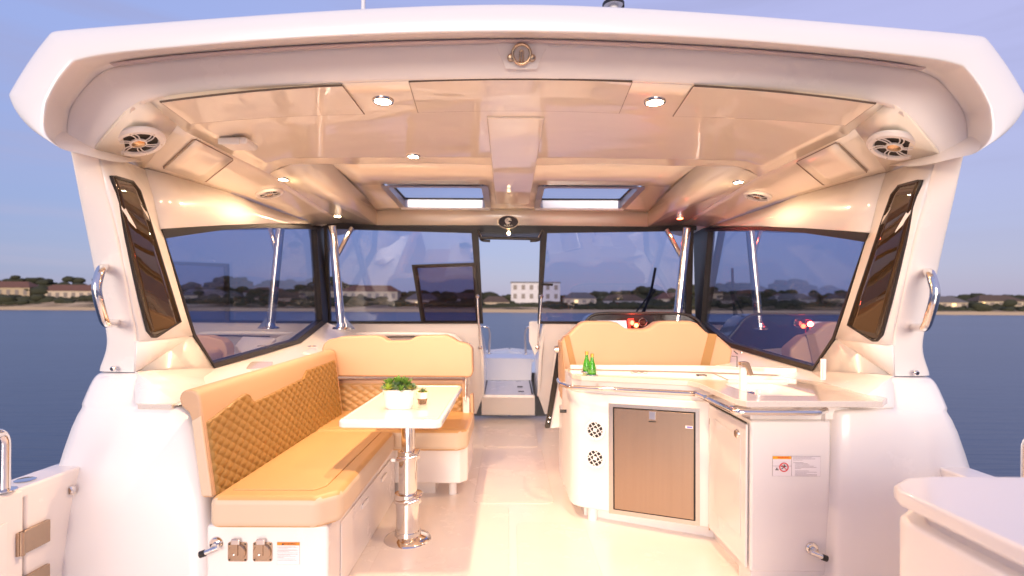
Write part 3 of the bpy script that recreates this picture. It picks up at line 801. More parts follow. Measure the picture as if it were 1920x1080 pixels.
# ------------------------------------------------------------------ ceiling fittings
def ceil_hatch(pts, label):
    P = []
    for px, py in pts:
        q = Wz(px, py, 2.08)
        for _ in range(6): q = Wz(px, py, zc(q.x))
        P.append(q)
    P = [V((p.x, p.y, zc(p.x))) for p in P]
    # subdivide to follow the crown
    A = [lerp(P[0], P[1], i / 8) for i in range(9)]; B = [lerp(P[3], P[2], i / 8) for i in range(9)]
    for q in A + B: q.z = zc(q.x) - .005
    mid = [lerp(a, b, .5) for a, b in zip(A, B)]
    t = tag(grid('ceiling_hatch', [A, mid, B], GELC, None, smooth=180, solid=.01, soff=1, bevel=.003, seg=2), label, 'hatch', 'flush ceiling hatches')
    tube('gasket_or_gap_shade', [q + V((0, -.006, .003)) for q in A], .004, GAPSHADE, t)  # dark strip painted in for the shade of the recessed aft gap
    C = [q + V((0, 0, .003)) for q in [A[0]] + B + [A[-1]]]
    tube('seam', C, .0025, mat('seam_shadow', (.30, .22, .17), .6) if 'seam_shadow' not in bpy.data.materials else bpy.data.materials['seam_shadow'], t, seg=6)
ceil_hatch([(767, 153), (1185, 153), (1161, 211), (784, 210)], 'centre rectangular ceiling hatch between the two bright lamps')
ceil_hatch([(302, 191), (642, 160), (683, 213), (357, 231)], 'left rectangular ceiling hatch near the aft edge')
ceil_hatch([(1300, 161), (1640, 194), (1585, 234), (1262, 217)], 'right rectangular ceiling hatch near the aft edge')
SEAM = bpy.data.materials['seam_shadow']
nS = (K1 - K0).cross(WA - K0).normalized()
if nS.z > 0: nS = -nS
def slab_hatch(s, label):
    f = (lambda p: p) if s < 0 else mir
    P = [(363, 258), (438, 297), (384, 340), (303, 313)]
    E = []
    for k in range(4):
        (x0, y0), (x1, y1) = P[k], P[(k + 1) % 4]
        E.append([onquad(x0 + (x1 - x0) * q, y0 + (y1 - y0) * q, K0, K1, WA, W0, .006)[0] for q in (.04, .35, .65, .96)])
    rows = [[lerp(lerp(E[0][0], E[0][3], a), lerp(E[2][3], E[2][0], a), b) for a in (0, .25, .5, .75, 1)] for b in (0, .25, .5, .75, 1)]
    t = tag(grid('access_hatch', [[f(p) for p in r] for r in rows], GELC, smooth=180, solid=.008), label, 'hatch', 'side access hatches')
    rim_ = [p for e_ in E for p in e_]
    tube('seam', [f(p) for p in rim_], .003, SEAM, t, closed=True, seg=6, local=True)
slab_hatch(-1, 'diamond shaped access panel beside the left rear speaker')
slab_hatch(1, 'diamond shaped access panel beside the right rear speaker')

LAMP = mat('lamp_lens', (1, .8, .5), .4, emit=((1, .74, .38), 60))
LAMPR = mat('red_lamp_lens', (1, .2, .1), .4, emit=((1, .12, .04), 30))
def clamp_z(px, py):
    p = Wz(px, py, 2.08)
    for _ in range(6): p = Wz(px, py, zc(p.x))
    return V((p.x, p.y, zc(p.x)))
def lamp(p, n, label, power, r=.034, red=False):
    t = thing('ceiling_light', p, label, 'ceiling light', 'recessed ceiling lights')
    n = V(n).normalized()
    lathe('bezel', [(r * .78, .001), (r * .8, .007), (r, .006), (r * 1.06, 0), (r * 1.06, -.01)], p, CHROME if not red else CHROME, t, n=tuple(n), seg=24)
    lathe('lens', [(0, .006), (r * .6, .0055), (r * .8, .002), (r * .8, -.008)], p, LAMPR if red else LAMP, t, n=tuple(n), seg=20)
    ld = bpy.data.lights.new('lamp_glow', 'AREA'); ld.shape = 'DISK'; ld.size = r * 1.6; ld.energy = power; ld.color = (1, .10, .05) if red else (1, .65, .39)
    ld.spread = R(165)
    lo = bpy.data.objects.new('lamp_glow', ld); COL.objects.link(lo); lo.parent = t
    lo.location = n * .012; lo.rotation_euler = n.to_track_quat('-Z', 'Y').to_euler()
LP = 12.0
def beam_pt(px, py):
    q = [K1, K2, B1b, B1] if px < 953 else [mir(p) for p in (K1, K2, B1b, B1)]
    return onquad(px, py, *q, .002)[0]
def beam_old(px, py):
    n = (K2 - K1).cross(B1 - K2).normalized()
    sgn = px < 953
    p0 = B1 if sgn else mir(B1); nn = n if sgn else mir(n)
    return Wp(px, py, p0, nn)
lamp(clamp_z(718, 188), (0, 0, -1), 'bright ceiling lamp left of the centre hatch', LP * 1.45, .044)
lamp(clamp_z(1228, 190), (0, 0, -1), 'bright ceiling lamp right of the centre hatch', LP * 1.45, .044)
lamp(clamp_z(775, 292), (0, 0, -1), 'ceiling lamp above the left skylight', LP * 1.5, .038)
lamp(beam_pt(531, 335), (0, 0, -1), 'ceiling lamp beside the small left front speaker', LP * .45, .036)
lamp(beam_pt(1385, 340), (0, 0, -1), 'ceiling lamp beside the small right front speaker', LP * .45, .036)
lamp(beam_pt(633, 404), (0, -.1, -1), 'small ceiling lamp on the left beam above the pole', LP * .4, .032)
lamp(beam_pt(1275, 408), (0, -.1, -1), 'red ceiling lamp on the right beam above the helm', 2.5, .030, True)
lamp(W(954, 434, 4.57), (0, 0, -1), 'flat warm lamp right under the oval badge', .4, .016)

def speaker(c, n, r, label, s):
    n = V(n).normalized(); M = frame_of(n)
    t = thing('speaker', c, label, 'speaker', 'round ceiling speakers')
    lathe('ring', [(r * .70, .004), (r * .74, .014), (r * .9, .014), (r * 1.0, .004), (r * 1.0, -.006)], c, WHITE, t, n=tuple(n), seg=40)
    lathe('cone', [(0, .001), (r * .35, .001), (r * .72, .003), (r * .72, -.004)], c, mat('speaker_cone', (.022, .018, .016), .6) if 'speaker_cone' not in bpy.data.materials else bpy.data.materials['speaker_cone'], t, n=tuple(n), seg=28)
    lathe('cap', [(0, .017), (r * .18, .016), (r * .25, .012), (r * .25, .0)], c, BRASS, t, n=tuple(n), seg=24)
    lathe('hub', [(r * .24, .008), (r * .25, .014), (r * .30, .012), (r * .31, .006)], c, WHITE, t, n=tuple(n), seg=24)
    for k in range(6):
        an0 = 2 * math.pi * (k + .25) / 6
        for d in (-.13, .13):
            pts = []
            for j in range(5):
                q = j / 4; rr = r * (.27 + .46 * q); an = an0 + d * (1.3 - .5 * q) + .25 * q * q
                pts.append(c + M @ V((rr * math.cos(an), rr * math.sin(an), .011)))
            tube('spoke', pts, r * .024, WHITE, t, seg=6)
        an = an0 + .3
        lathe('screw', [(0, .017), (r * .03, .016), (r * .035, .012)], c + M @ V((r * .82 * math.cos(an), r * .82 * math.sin(an), 0)), CHROME, t, n=tuple(n), seg=8)
pc = (F4 + K0 + W0 + rowsL[0][3]) / 4
nP = (K0 - F4).cross(W0 - F4).normalized()
if nP.z > 0: nP = -nP
cs = Wp(257, 263, pc, nP) + nP * .006
speaker(cs, nP, .105, 'large white speaker at the upper left corner of the arch', -1)
speaker(mir(cs), mir(nP), .105, 'large white speaker at the upper right corner of the arch', 1)
cs, nS2 = onquad(505, 361, K1, K2, WB, WA, .004) if proj(lerp(K1, WA, .5))[0] < 505 else onquad(505, 361, K0, K1, WA, W0, .004)
speaker(cs, nS2, .085, 'small white speaker above the left side window', -1)
speaker(mir(cs), mir(nS2), .085, 'small white speaker above the right side window', 1)

t = thing('smoke_alarm', Wz(452, 270, 2.06), 'small white alarm box on the left of the ceiling', 'smoke alarm')
p = Wz(452, 268, zc(1.4) + .0)
prism('housing', [p + V(q) for q in ((-.075, -.07, .01), (.06, -.07, .01), (.06, .05, .01), (-.075, .05, .01))], (0, 0, -.035), WHITE, t, bevel=.015, seg=4)
prism('front_cover', [p + V(q) for q in ((-.07, -.078, .0), (.03, -.078, .0), (.03, -.078, -.03), (-.07, -.078, -.03))], (0, .01, 0), WHITE, t, bevel=.006, seg=2)

# oval badge
hn = V((0, -.96, -.28)).normalized()
bc = W(953, 416, 4.565)
t = thing('oval_badge', bc, 'black oval badge with eagle head over the doorway', 'badge')
M = frame_of(hn)
def ell(a, b, d, n=40, o=(0, 0)): return [bc + M @ V((a * math.cos(2 * math.pi * k / n) + o[0], b * math.sin(2 * math.pi * k / n) + o[1], d)) for k in range(n)]
prism('rim', ell(.089, .058, .008), hn * .003, STEEL, t, bevel=.001)
prism('plate', ell(.084, .053, .011), hn * .002, INK, t)
IV = mat('ivory_print', (.85, .8, .72), .4)
def shape2d(name, pts, d, m, par, c=None, MM=None, ext=.001):
    c = c or bc; MM = MM or M
    nn = MM @ V((0, 0, 1))
    return prism(name, [c + MM @ V((x, y, d)) for x, y in pts], nn * ext, m, par)
head = [(-.024, -.004), (-.030, .010), (-.026, .024), (-.014, .034), (.002, .037), (.018, .033), (.026, .025), (.012, .026), (.020, .020), (.029, .018), (.025, .010), (.016, .014), (.006, .012), (.002, .004), (.008, -.004), (.018, -.004), (.010, -.014), (-.004, -.020), (-.016, -.014)]
shape2d('eagle_head', head, .0135, IV, t)
for k in range(4):
    tube('feather_line', [bc + M @ V((-.020 + .006 * k + .004 * math.sin(j), .028 - .01 * j, .0150)) for j in range(4)], .0008, BLACK, t, seg=5)
def text(s, c, MM, size, m, par, name='lettering', ext=.0004):
    fc = bpy.data.curves.new(name, 'FONT'); fc.body = s; fc.size = size; fc.align_x = 'CENTER'; fc.align_y = 'CENTER'; fc.extrude = ext
    tmp = bpy.data.objects.new('tmp', fc); me = bpy.data.meshes.new_from_object(tmp); bpy.data.objects.remove(tmp)
    me.name = name; me.materials.clear()
    o = link(name, me, m, par)
    o.matrix_basis = Matrix.Translation(c - par.matrix_basis.translation) @ MM.to_4x4()
    return o
text('AQUILA', bc + M @ V((0, -.030, .0142)), M, .021, IV, t)

# ring latch on the arch
rc = lerp(arch[len(arch) // 2][0], arch[len(arch) // 2][1], .45) + V((.015, -.012, .0))
t = thing('ring_latch', rc, 'polished ring latch in the middle of the arch face', 'latch')
aN = V((0, -.93, -.36)).normalized(); Ma = frame_of(aN)
prism('recess_plate', [rc + Ma @ V(q) for q in ((-.11, .055, -.004), (.11, .055, -.004), (.06, -.05, -.004), (-.06, -.05, -.004))], aN * .004, GELM, t, bevel=.003)
tube('ring', [rc + Ma @ V((.034 * math.cos(k / 24 * 2 * math.pi), .034 * math.sin(k / 24 * 2 * math.pi), .016)) for k in range(24)], .0055, BRASS, t, closed=True, seg=10)
tube('loop', fillet([rc + Ma @ V(q) for q in ((-.006, -.028, .01), (-.005, .012, .018), (.005, .012, .018), (.006, -.028, .01))], .008), .004, BRASS, t, seg=8)
for sx_ in (-1, 1): lathe('lug', [(0, .018), (.010, .016), (.014, .008), (.015, 0)], rc + Ma @ V((sx_ * .040, -.012, 0)), BRASS, t, n=tuple(aN), seg=14)

# track under the brow
trk = [lerp(r[2], r[3], .05) + V((0, -.012, 0)) for r in full[10:-10]]
trk = smooth_path(trk, 4)
trm = mat('track_alloy', (.50, .42, .44), .35, .2)
A = Acc()
vs = []; fs = []
for i, p in enumerate(trk):
    for q in ((0, -.012, .014), (0, -.012, .004), (0, -.005, .001), (0, -.005, -.006), (0, -.014, -.010), (0, -.014, -.014), (0, .008, -.014), (0, .008, .014)): vs.append(p + V(q))
for i in range(len(trk) - 1):
    for j in range(8): a0 = i * 8 + j; b0 = i * 8 + (j + 1) % 8; fs.append((a0, b0, b0 + 8, a0 + 8))
fs += [tuple(range(8)), tuple(range(len(vs) - 8, len(vs)))]
tag(mesh('awning_track', vs, fs, trm, smooth=40), 'thin grey awning track curving under the hardtop brow', 'track')

# antenna and small dome on roof top
t = tag(tube('antenna', [W(681, 70, 2.3), W(681, -14, 2.3) + V((0, 0, .35))], .009, WHITE), 'thin white antenna on the roof left of centre', 'antenna')
q = W(1150, 10, 2.15); t = thing('roof_light', q, 'small dome fitting on the roof right of centre', 'roof light')
lathe('dome', [(0, 0), (.038, 0), (.038, .022), (.026, .034), (0, .038)], q, WHITE, t); lathe('base_ring', [(.044, -.008), (.044, .006), (.038, .006)], q, BLACK, t); lathe('stem', [(.02, -.22), (.02, 0)], q, WHITE, t)

# pillar handles
def handle(s, label):
    f = (lambda p: p) if s < 0 else mir
    pts = [W(199, 502, 2.27), W(190, 503, 2.17), W(180, 537, 2.14), W(185, 565, 2.15), W(197, 607, 2.20), W(218, 606, 2.34)]
    t = thing('pillar_grab_bar', f(pts[0]), label, 'grab handle', 'grab handles on the pillars')
    tube('bar', fillet([f(p) for p in pts], .035, 6), .018, CHROME, t, seg=16)
    q = f(W(213, 691, 2.39)); lathe('bolt', [(0, .008), (.010, .006), (.013, 0)], q + V((0, -.004, 0)), CHROME, t, n=(0, -1, 0), seg=16); lathe('bolt_socket', [(0, .0095), (.005, .0095), (.005, .007)], q + V((0, -.004, 0)), BLACK, t, n=(0, -1, 0), seg=6)
handle(-1, 'bent steel grab handle on the left aft pillar'); handle(1, 'bent steel grab handle on the right aft pillar')

# ------------------------------------------------------------------ sofa
def cushion(name, poly, z0, z1, m, par, r=.03, inset=True):
    o = prism(name, [V((x, y, z0)) for x, y in poly], (0, 0, z1 - z0), m, par, bevel=r, seg=5)
    return o
SO = V((-.9, 2.9, 0))
t = thing('corner_sofa', SO, 'L shaped cream corner sofa with tan quilted backrest', 'sofa')
# bases
BX = -.735
base = prism('base', [V(q) for q in ((-1.215, 2.10, .0), (BX, 2.10, .0), (BX, 3.35, .0), (-1.215, 3.35, .0))], (0, 0, .345), GELM, t, bevel=.014, seg=3)
prism('base', [V(q) for q in ((-1.2, 3.36, .10), (-.33, 3.36, .10), (-.285, 3.42, .10), (-.285, 3.95, .10), (-1.2, 3.95, .10))], (0, 0, .235), GELM, t, bevel=.01, seg=3)
prism('toe_kick', [V(q) for q in ((-1.2, 3.48, .0), (-.5, 3.48, .0), (-.5, 3.9, .0), (-1.2, 3.9, .0))], (0, 0, .10), GELM, t)
lathe('foot', [(.026, 0), (.026, .1)], V((-.385, 3.47, 0)), WHITE, t, seg=16)
prism('drawer_front', [V(q) for q in ((BX + .001, 2.25, .04), (BX + .001, 3.2, .04), (BX + .001, 3.2, .30), (BX + .001, 2.25, .30))], (.006, 0, 0), GELM, t, bevel=.004)
for y in (2.55, 2.95): box('drawer_pull', (BX + .006, y, .24), (BX + .016, y + .11, .262), WHITE, t, bevel=.003)
# seat cushions
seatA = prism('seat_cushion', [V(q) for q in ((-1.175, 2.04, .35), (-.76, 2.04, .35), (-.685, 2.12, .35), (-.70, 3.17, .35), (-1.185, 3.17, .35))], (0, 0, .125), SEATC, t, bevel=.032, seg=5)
prism('seat_inset', [V(q) for q in ((-1.12, 2.12, .474), (-.80, 2.12, .474), (-.765, 2.17, .474), (-.77, 3.12, .474), (-1.14, 3.12, .474))], (0, 0, .006), SEATC, seatA, bevel=.005, seg=3)
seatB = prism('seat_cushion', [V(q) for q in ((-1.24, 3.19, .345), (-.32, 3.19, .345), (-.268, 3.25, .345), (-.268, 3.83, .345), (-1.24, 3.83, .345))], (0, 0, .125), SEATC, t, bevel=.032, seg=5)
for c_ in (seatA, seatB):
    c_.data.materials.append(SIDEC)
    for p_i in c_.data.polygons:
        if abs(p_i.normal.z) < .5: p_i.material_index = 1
prism('seat_inset', [V(q) for q in ((-1.16, 3.26, .466), (-.36, 3.26, .466), (-.33, 3.30, .466), (-.33, 3.76, .466), (-1.16, 3.76, .466))], (0, 0, .006), SEATC, seatB, bevel=.005, seg=3)
# left backrest: section in x,z swept in y
def sec(y):
    k = (y - 2.1) / 1.6; dz = .035 * k
    return [V((a, y, b + (dz if b > .5 else 0))) for a, b in ((-1.185, .45), (-1.2345, .79), (-1.240, .845), (-1.250, .866), (-1.272, .878), (-1.302, .876), (-1.322, .862), (-1.326, .84), (-1.318, .81), (-1.288, .785), (-1.278, .755), (-1.235, .45))]
rows = [sec(2.10 + .15 * i) for i in range(12)]
n = len(rows[0]); vs = [p for r in rows for p in r]; fs = []
for i in range(len(rows) - 1):
    for j in range(n): fs.append((i * n + j, i * n + (j + 1) % n, (i + 1) * n + (j + 1) % n, (i + 1) * n + j))
fs += [tuple(range(n)), tuple(range(len(vs) - n, len(vs)))]
bkA = mesh('backrest', vs, fs, CREAM, t, bevel=.012, seg=3, smooth=60)
def quilt(name, P, Nn, nu, nv, Lu, Lv, vtop, cell, m, par, h=.011, asp=.62):
    vs = []; fs = []
    for i in range(nu + 1):
        for j in range(nv + 1):
            u = Lu * i / nu; v = min(vtop(u), Lv) * j / nv
            a, b = (u + v / asp) / cell, (u - v / asp) / cell
            d = (abs(math.sin(math.pi * a)) * abs(math.sin(math.pi * b))) ** .38 * h
            edge = min(i, nu - i, j, nv - j)
            if edge == 0: d = -.004
            vs.append(P(u, v) + Nn * d)
    for i in range(nu):
        for j in range(nv):
            a = i * (nv + 1) + j; fs.append((a, a + 1, a + nv + 2, a + nv + 1))
    return mesh(name, vs, fs, m, par, smooth=180)
fb = V((-1.185, 0, .45)); ft = V((-1.235, 0, .79)); up = (ft - fb).normalized(); Nn = V((up.z, 0, -up.x)).normalized()
def vt(u):
    L = (ft - fb).length
    def e(x): return max(0, min(1, x))
    b = L * .87 + .012 * u
    y = u
    # raised hump near the aft end and a step at the forward end
    up1 = L * .87 + .055 * e(y / .30) 
    if y < .34: return up1 - .0
    if y < .40: return L * .87 + .055 - .05 * (y - .34) / .06
    if y < 1.0: return L * .87 + .005 + .02 * (y - .40) / .6
    if y < 1.07: return L * .89 + .02 + .035 * (y - 1.0) / .07
    return L * .89 + .055
quilt('quilted_panel', lambda u, v: lerp(V((fb.x, 2.118 + u, .45)), V((ft.x, 2.118 + u, .79 + .035 * (u + .018) / 1.6)), v / .3437) + Nn * .0035, Nn, 300, 72, 1.58, .5, vt, .074, QUILT, bkA)
# aft end panel of the backrest
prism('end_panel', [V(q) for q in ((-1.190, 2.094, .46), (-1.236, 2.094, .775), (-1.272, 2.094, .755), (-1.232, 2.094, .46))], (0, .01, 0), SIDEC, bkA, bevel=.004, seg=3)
# front backrest
fbk = prism('backrest', [W(627, 779, 3.83), W(627, 712, 3.83), W(868, 712, 3.83), W(875, 725, 3.83), W(875, 779, 3.83)], (0, .09, 0), CREAM, t, bevel=.015, seg=4)
p0 = W(632, 776, 3.81); wu = W(866, 776, 3.81).x - p0.x
quilt('quilted_panel', lambda u, v: V((p0.x + u, 3.824, p0.z + v)), V((0, -1, 0)), 120, 32, wu, .215, lambda u: .215, .080, QUILT2, fbk, .011)
hp = [(603, 655), (606, 645), (616, 637), (640, 631), (705, 629), (716, 631), (728, 639), (768, 638), (780, 631), (790, 629), (836, 628), (848, 633), (858, 640), (878, 645), (886, 653), (887, 700), (882, 708), (608, 706), (603, 700)]
hr = prism('headrest', [W(x, y, 3.76) for x, y in hp], (0, .12, 0), CREAM, t, bevel=.02, seg=4)
prism('rear_panel', [W(635, 712, 3.9), W(875, 712, 3.9), W(875, 780, 3.9), W(635, 780, 3.9)], (0, .03, 0), BRASS, t)
tube('hinge_rod', [W(873, 708, 3.74), W(873, 752, 3.74)], .007, CHROME, t)
prism('hinge_cover', [W(868, 745, 3.75), W(878, 745, 3.75), W(880, 750, 3.75), W(880, 778, 3.75), W(868, 778, 3.75)], (0, .03, 0), WHITE, t, bevel=.006)
prism('hinge_cover', [W(881, 740, 3.78), W(887, 740, 3.78), W(888, 778, 3.78), W(881, 778, 3.78)], (0, .1, 0), CREAM, t, bevel=.006)

# fittings on sofa base aft face (Y = 2.10)
YF = 2.10
def onF(px, py, d=0): p = W(px, py, YF); p.y -= d; return p
t = thing('hose_bib', onF(405, 1020), 'chrome washdown tap low on the sofa base', 'tap', 'chrome washdown taps')
def hosebib(t, c, flip=1):
    lathe('flange', [(0, .010), (.022, .010), (.027, .004), (.028, 0)], c, CHROME, t, n=(0, -1, 0), seg=24)
    tube('spout', [c + V((0, -.004, 0)), c + V((.004, -.03, -.006))], .012, CHROME, t)
    tube('body', [c + V((flip * -.028, -.035, -.022)), c + V((flip * .022, -.028, -.004))], .011, CHROME, t)
    tube('cap', [c + V((flip * -.044, -.036, -.028)), c + V((flip * -.024, -.035, -.021))], .013, BLACK, t)
hosebib(t, onF(406, 1019))
for i, (cx, lab) in enumerate(((446, 'left square steel shore power inlet on the sofa base'), (493, 'right square steel shore power inlet beside the warning label'))):
    c = onF(cx, 1034)
    t = thing('power_inlet', c, lab, 'power inlet', 'square power inlets')
    Mf = Matrix(((1, 0, 0), (0, 0, -1), (0, 1, 0)))
    pp = rpoly(-.038, -.038, .038, .038, .008, 0)
    prism('plate', [c + V((q.x, 0, q.y)) for q in pp], (0, -.004, 0), STEEL, t, bevel=.001)
    lathe('cover_disc', [(0, .012), (.031, .012), (.034, .009), (.034, .003)], c, STEEL, t, n=(0, -1, 0), seg=36)
    prism('latch_flap', [c + V(q) for q in ((-.022, -.013, -.012), (.006, -.013, -.012), (.006, -.013, .036), (-.022, -.013, .036))], (0, -.003, 0), STEEL, t, bevel=.001)
    prism('hinge', [c + V(q) for q in ((-.020, -.006, .032), (.014, -.006, .032), (.014, -.006, .055), (-.020, -.006, .055))], (0, -.012, 0), CHROME, t, bevel=.004)
    lathe('rivet', [(0, .020), (.004, .019), (.006, .015)], c + V((-.008, 0, -.006)), CHROME, t, n=(0, -1, 0), seg=12)
    for sx_, sz_ in ((-1, 1), (1, 1), (1, -1), (-1, -1)): lathe('screw', [(0, .006), (.003, .0055), (.004, .004)], c + V((sx_ * .031, 0, sz_ * .031)), DARK, t, n=(0, -1, 0), seg=8)
c = onF(541, 1037)
t = thing('warning_label', c, 'upright warning sticker with orange header on sofa base', 'warning label')
hw, hh = .0445, .0435
prism('sheet', [c + V(q) for q in ((-hw, 0, -hh), (hw, 0, -hh), (hw, 0, hh), (-hw, 0, hh))], (0, -.0015, 0), GREYINK, t)
prism('paper', [c + V(q) for q in ((-hw + .001, -.0015, -hh + .001), (hw - .001, -.0015, -hh + .001), (hw - .001, -.0015, hh - .001), (-hw + .001, -.0015, hh - .001))], (0, -.0006, 0), PAPER, t)
prism('header_band', [c + V(q) for q in ((-hw, -.002, hh - .012), (hw, -.002, hh - .012), (hw, -.002, hh), (-hw, -.002, hh))], (0, -.001, 0), ORANGE, t)
MT = Matrix(((1, 0, 0), (0, 0, -1), (0, 1, 0)))
text('WARNING', c + V((.006, -.0035, hh - .0062)), MT, .0105, INK, t)
prism('alert_triangle', [c + V(q) for q in ((-.027, -.003, hh - .0105), (-.017, -.003, hh - .0105), (-.022, -.003, hh - .002))], (0, -.0006, 0), INK, t)
zl = hh - .017
A = Acc()
for n_, wd in ((3, (.85, .95, .5)), (3, (.9, .95, .55)), (1, (.95,)), (2, (.95, .6)), (2, (.85, .3)), (1, (.85,)), (1, (.9,))):
    for k in range(n_):
        x0 = -hw + .003
        A.box((c.x + x0, c.y - .0028, c.z + zl - .0011), (c.x + x0 + (2 * hw - .006) * wd[k], c.y - .0022, c.z + zl)); zl -= .0031
    zl -= .0028
A.out('print_line', GREYINK, t)

# ------------------------------------------------------------------ table
TZ = .70
t = thing('pedestal_table', (-.555, 2.80, 0), 'white rectangular table on a chrome pedestal in front of sofa', 'table')
P = rpoly(-.79, 2.37, -.325, 3.47, .035, TZ - .034)
top = prism('tabletop', P, (0, 0, .034), TABLE, t, bevel=.010, seg=3)
# raised lip round the top
lipo = rpoly(-.787, 2.373, -.328, 3.467, .033, 0); lipi = rpoly(-.765, 2.395, -.350, 3.445, .02, 0)
vs = [V((p.x, p.y, TZ - .002)) for p in lipo] + [lerp(V((p.x, p.y, TZ + .004)), V((q.x, q.y, TZ + .004)), .3) for p, q in zip(lipo, lipi)] + [lerp(V((p.x, p.y, TZ + .004)), V((q.x, q.y, TZ + .004)), .75) for p, q in zip(lipo, lipi)] + [V((p.x, p.y, TZ - .002)) for p in lipi]
n = len(lipo); fs = [(r * n + k, r * n + (k + 1) % n, (r + 1) * n + (k + 1) % n, (r + 1) * n + k) for r in range(3) for k in range(n)]
mesh('rim_lip', vs, fs, TABLE, top, smooth=180)
pc_ = V((-.547, 2.775, 0))
lathe('base_flange', [(0, .0), (.118, .0), (.122, .004), (.118, .012), (.095, .022), (.068, .030), (.066, .05)], pc_, CHROME, t, seg=48, smooth=60)
lathe('lower_column', [(.0605, .03), (.0605, .225), (.05, .226)], pc_, CHROME, t, seg=48)
lathe('lower_collar', [(.061, .19), (.067, .192), (.067, .245), (.050, .248)], pc_, CHROME, t, seg=48)
lathe('middle_column', [(.048, .22), (.048, .45), (.04, .452)], pc_, CHROME, t, seg=40)
lathe('upper_collar', [(.049, .415), (.054, .417), (.054, .462), (.038, .465)], pc_, CHROME, t, seg=40)
lathe('upper_column', [(.035, .44), (.035, .662), (.034, .664)], pc_, CHROME, t, seg=32)
lathe('mount_plate', [(.036, .64), (.11, .655), (.11, .666)], pc_, CHROME, t, seg=40)
for zb, rr in ((.222, .070), (.444, .056)):
    ring = [pc_ + V((rr * math.cos(k / 20 * 4.9 - 2.6), rr * math.sin(k / 20 * 4.9 - 2.6), zb + .016 * math.sin(k / 20 * 4.9 - 1.2))) for k in range(21)]
    tube('clamp_band', ring, .008, CHROME, t)
    a0 = pc_ + V((rr * .8, -rr * .75, zb))
    tube('clamp_lever', fillet([a0 + V((.01, .02, .012)), a0 + V((.008, -.015, .008)), a0 + V((-.05, -.018, -.012)), a0 + V((-.10 if zb > .4 else -.07, .0, -.022))], .015), .0075, CHROME, t)
    lathe('clamp_bolt', [(0, .012), (.008, .012), (.010, 0)], a0 + V((.012, -.008, 0)), CHROME, t, n=(.6, -.8, 0), seg=10)
p_ = V((-.547, 2.775, 0)); box('lever_tip', p_ + V((-.078, -.055, .418)), p_ + V((-.055, -.04, .434)), WHITE, t, bevel=.003)

# ------------------------------------------------------------------ plants
LEAF = [mat('leaf_' + k, c, .45, var=(30, .3), spec=.4) for k, c in dict(green=(.13, .25, .04), bright=(.38, .50, .06), olive=(.22, .24, .05), grey=(.17, .27, .14)).items()]
SOIL = mat('potting_soil', (.06, .04, .02), .95, bump=(200, .8, .004))
def leaf_data(base, d, L, wd, th, cup):
    d = V(d).normalized(); side = d.cross(V((0, 0, 1)))
    if side.length < .1: side = V((1, 0, 0))
    side.normalize(); nrm = side.cross(d).normalized()
    vs = []; fs = []; K = 6
    for i in range(K):
        q = i / (K - 1); wv = wd * math.sin(math.pi * min(1, .12 + q * .88) ** 1.4) ** .7 if 0 < q < 1 else (wd * .35 if q == 0 else wd * .05)
        c = base + d * L * q + nrm * cup * L * q * q
        tt = th * (1 - q * .8)
        vs += [c - side * wv + nrm * wv * .35, c - nrm * tt, c + side * wv + nrm * wv * .35, c + nrm * tt * .5]
    for i in range(K - 1):
        for j in range(4): a0 = i * 4 + j; b0 = i * 4 + (j + 1) % 4; fs.append((a0, b0, b0 + 4, a0 + 4))
    return vs, fs
def rosette(t, c, axis, n, L, wd, m, r):
    M = frame_of(axis)
    A = Acc()
    for k in range(n):
        an = k * 2.39996; q = k / n; el = .15 + 1.15 * (1 - q) ** .9
        d = M @ V((math.cos(an) * math.sin(el), math.sin(an) * math.sin(el), math.cos(el)))
        A.add(leaf_data(c, d, L * (.55 + .45 * (1 - q)) * r.uniform(.85, 1.15), wd * r.uniform(.8, 1.1), wd * .28, .25))
    A.out('leaf_rosette', m, t, smooth=60, recalc=False)
rnd = random.Random(11)
b = Wz(748, 766, TZ); 
t = thing('succulent_pot', b, 'green succulents filling a white oval pot on the table', 'potted plant')
def oval(prof, c, ky, name, m, par, seg=40):
    vs, fs = lathe_data(prof, seg, (0, 0, 0)); mesh(name, [V((v.x, v.y * ky, v.z)) + c for v in vs], fs, m, par, smooth=40)
oval([(0, .001), (.062, .001), (.066, .006), (.080, .088), (.083, .090), (.083, .098), (.078, .098), (.075, .085)], b, .62, 'pot', TABLE, t)
oval([(0, .084), (.076, .084), (.076, .07)], b, .62, 'soil', SOIL, t)
for k in range(24):
    an = rnd.uniform(0, 6.28); rr = .072 * math.sqrt(rnd.random())
    p = b + V((rr * math.cos(an), rr * math.sin(an) * .6, .092 + rnd.uniform(0, .030) * (1 - rr / .1)))
    ax = V((math.cos(an) * rr * 9, math.sin(an) * rr * 6 - .25, 1))
    rosette(t, p, ax, rnd.randint(12, 17), rnd.uniform(.026, .040), rnd.uniform(.007, .010), LEAF[rnd.choice((0, 0, 1, 2, 3, 0))], rnd)
rosette(t, b + V((-.045, -.035, .100)), V((-.3, -.6, 1)), 22, .038, .007, LEAF[1], rnd)
for q in ((-.005, .0, .125), (.03, .01, .118), (-.05, .0, .115)): rosette(t, b + V(q), V((q[0] * 4, -.1, 1)), 16, .05, .011, LEAF[0], rnd)
b = Wz(792, 757, TZ)
t = thing('succulent_cup', b, 'tiny succulent in a small two tone cup beside the oval pot', 'potted plant')
lathe('cup', [(0, .001), (.018, .001), (.021, .005), (.029, .032), (.031, .050)], b, mat('mottled_bronze_glaze', (.22, .15, .10), .25, .4, var=(90, .6)), t)
lathe('cup_rim', [(.0291, .030), (.0312, .046), (.032, .062), (.030, .063), (.029, .05)], b, TABLE, t)
lathe('soil', [(0, .055), (.029, .055), (.029, .05)], b, SOIL, t)
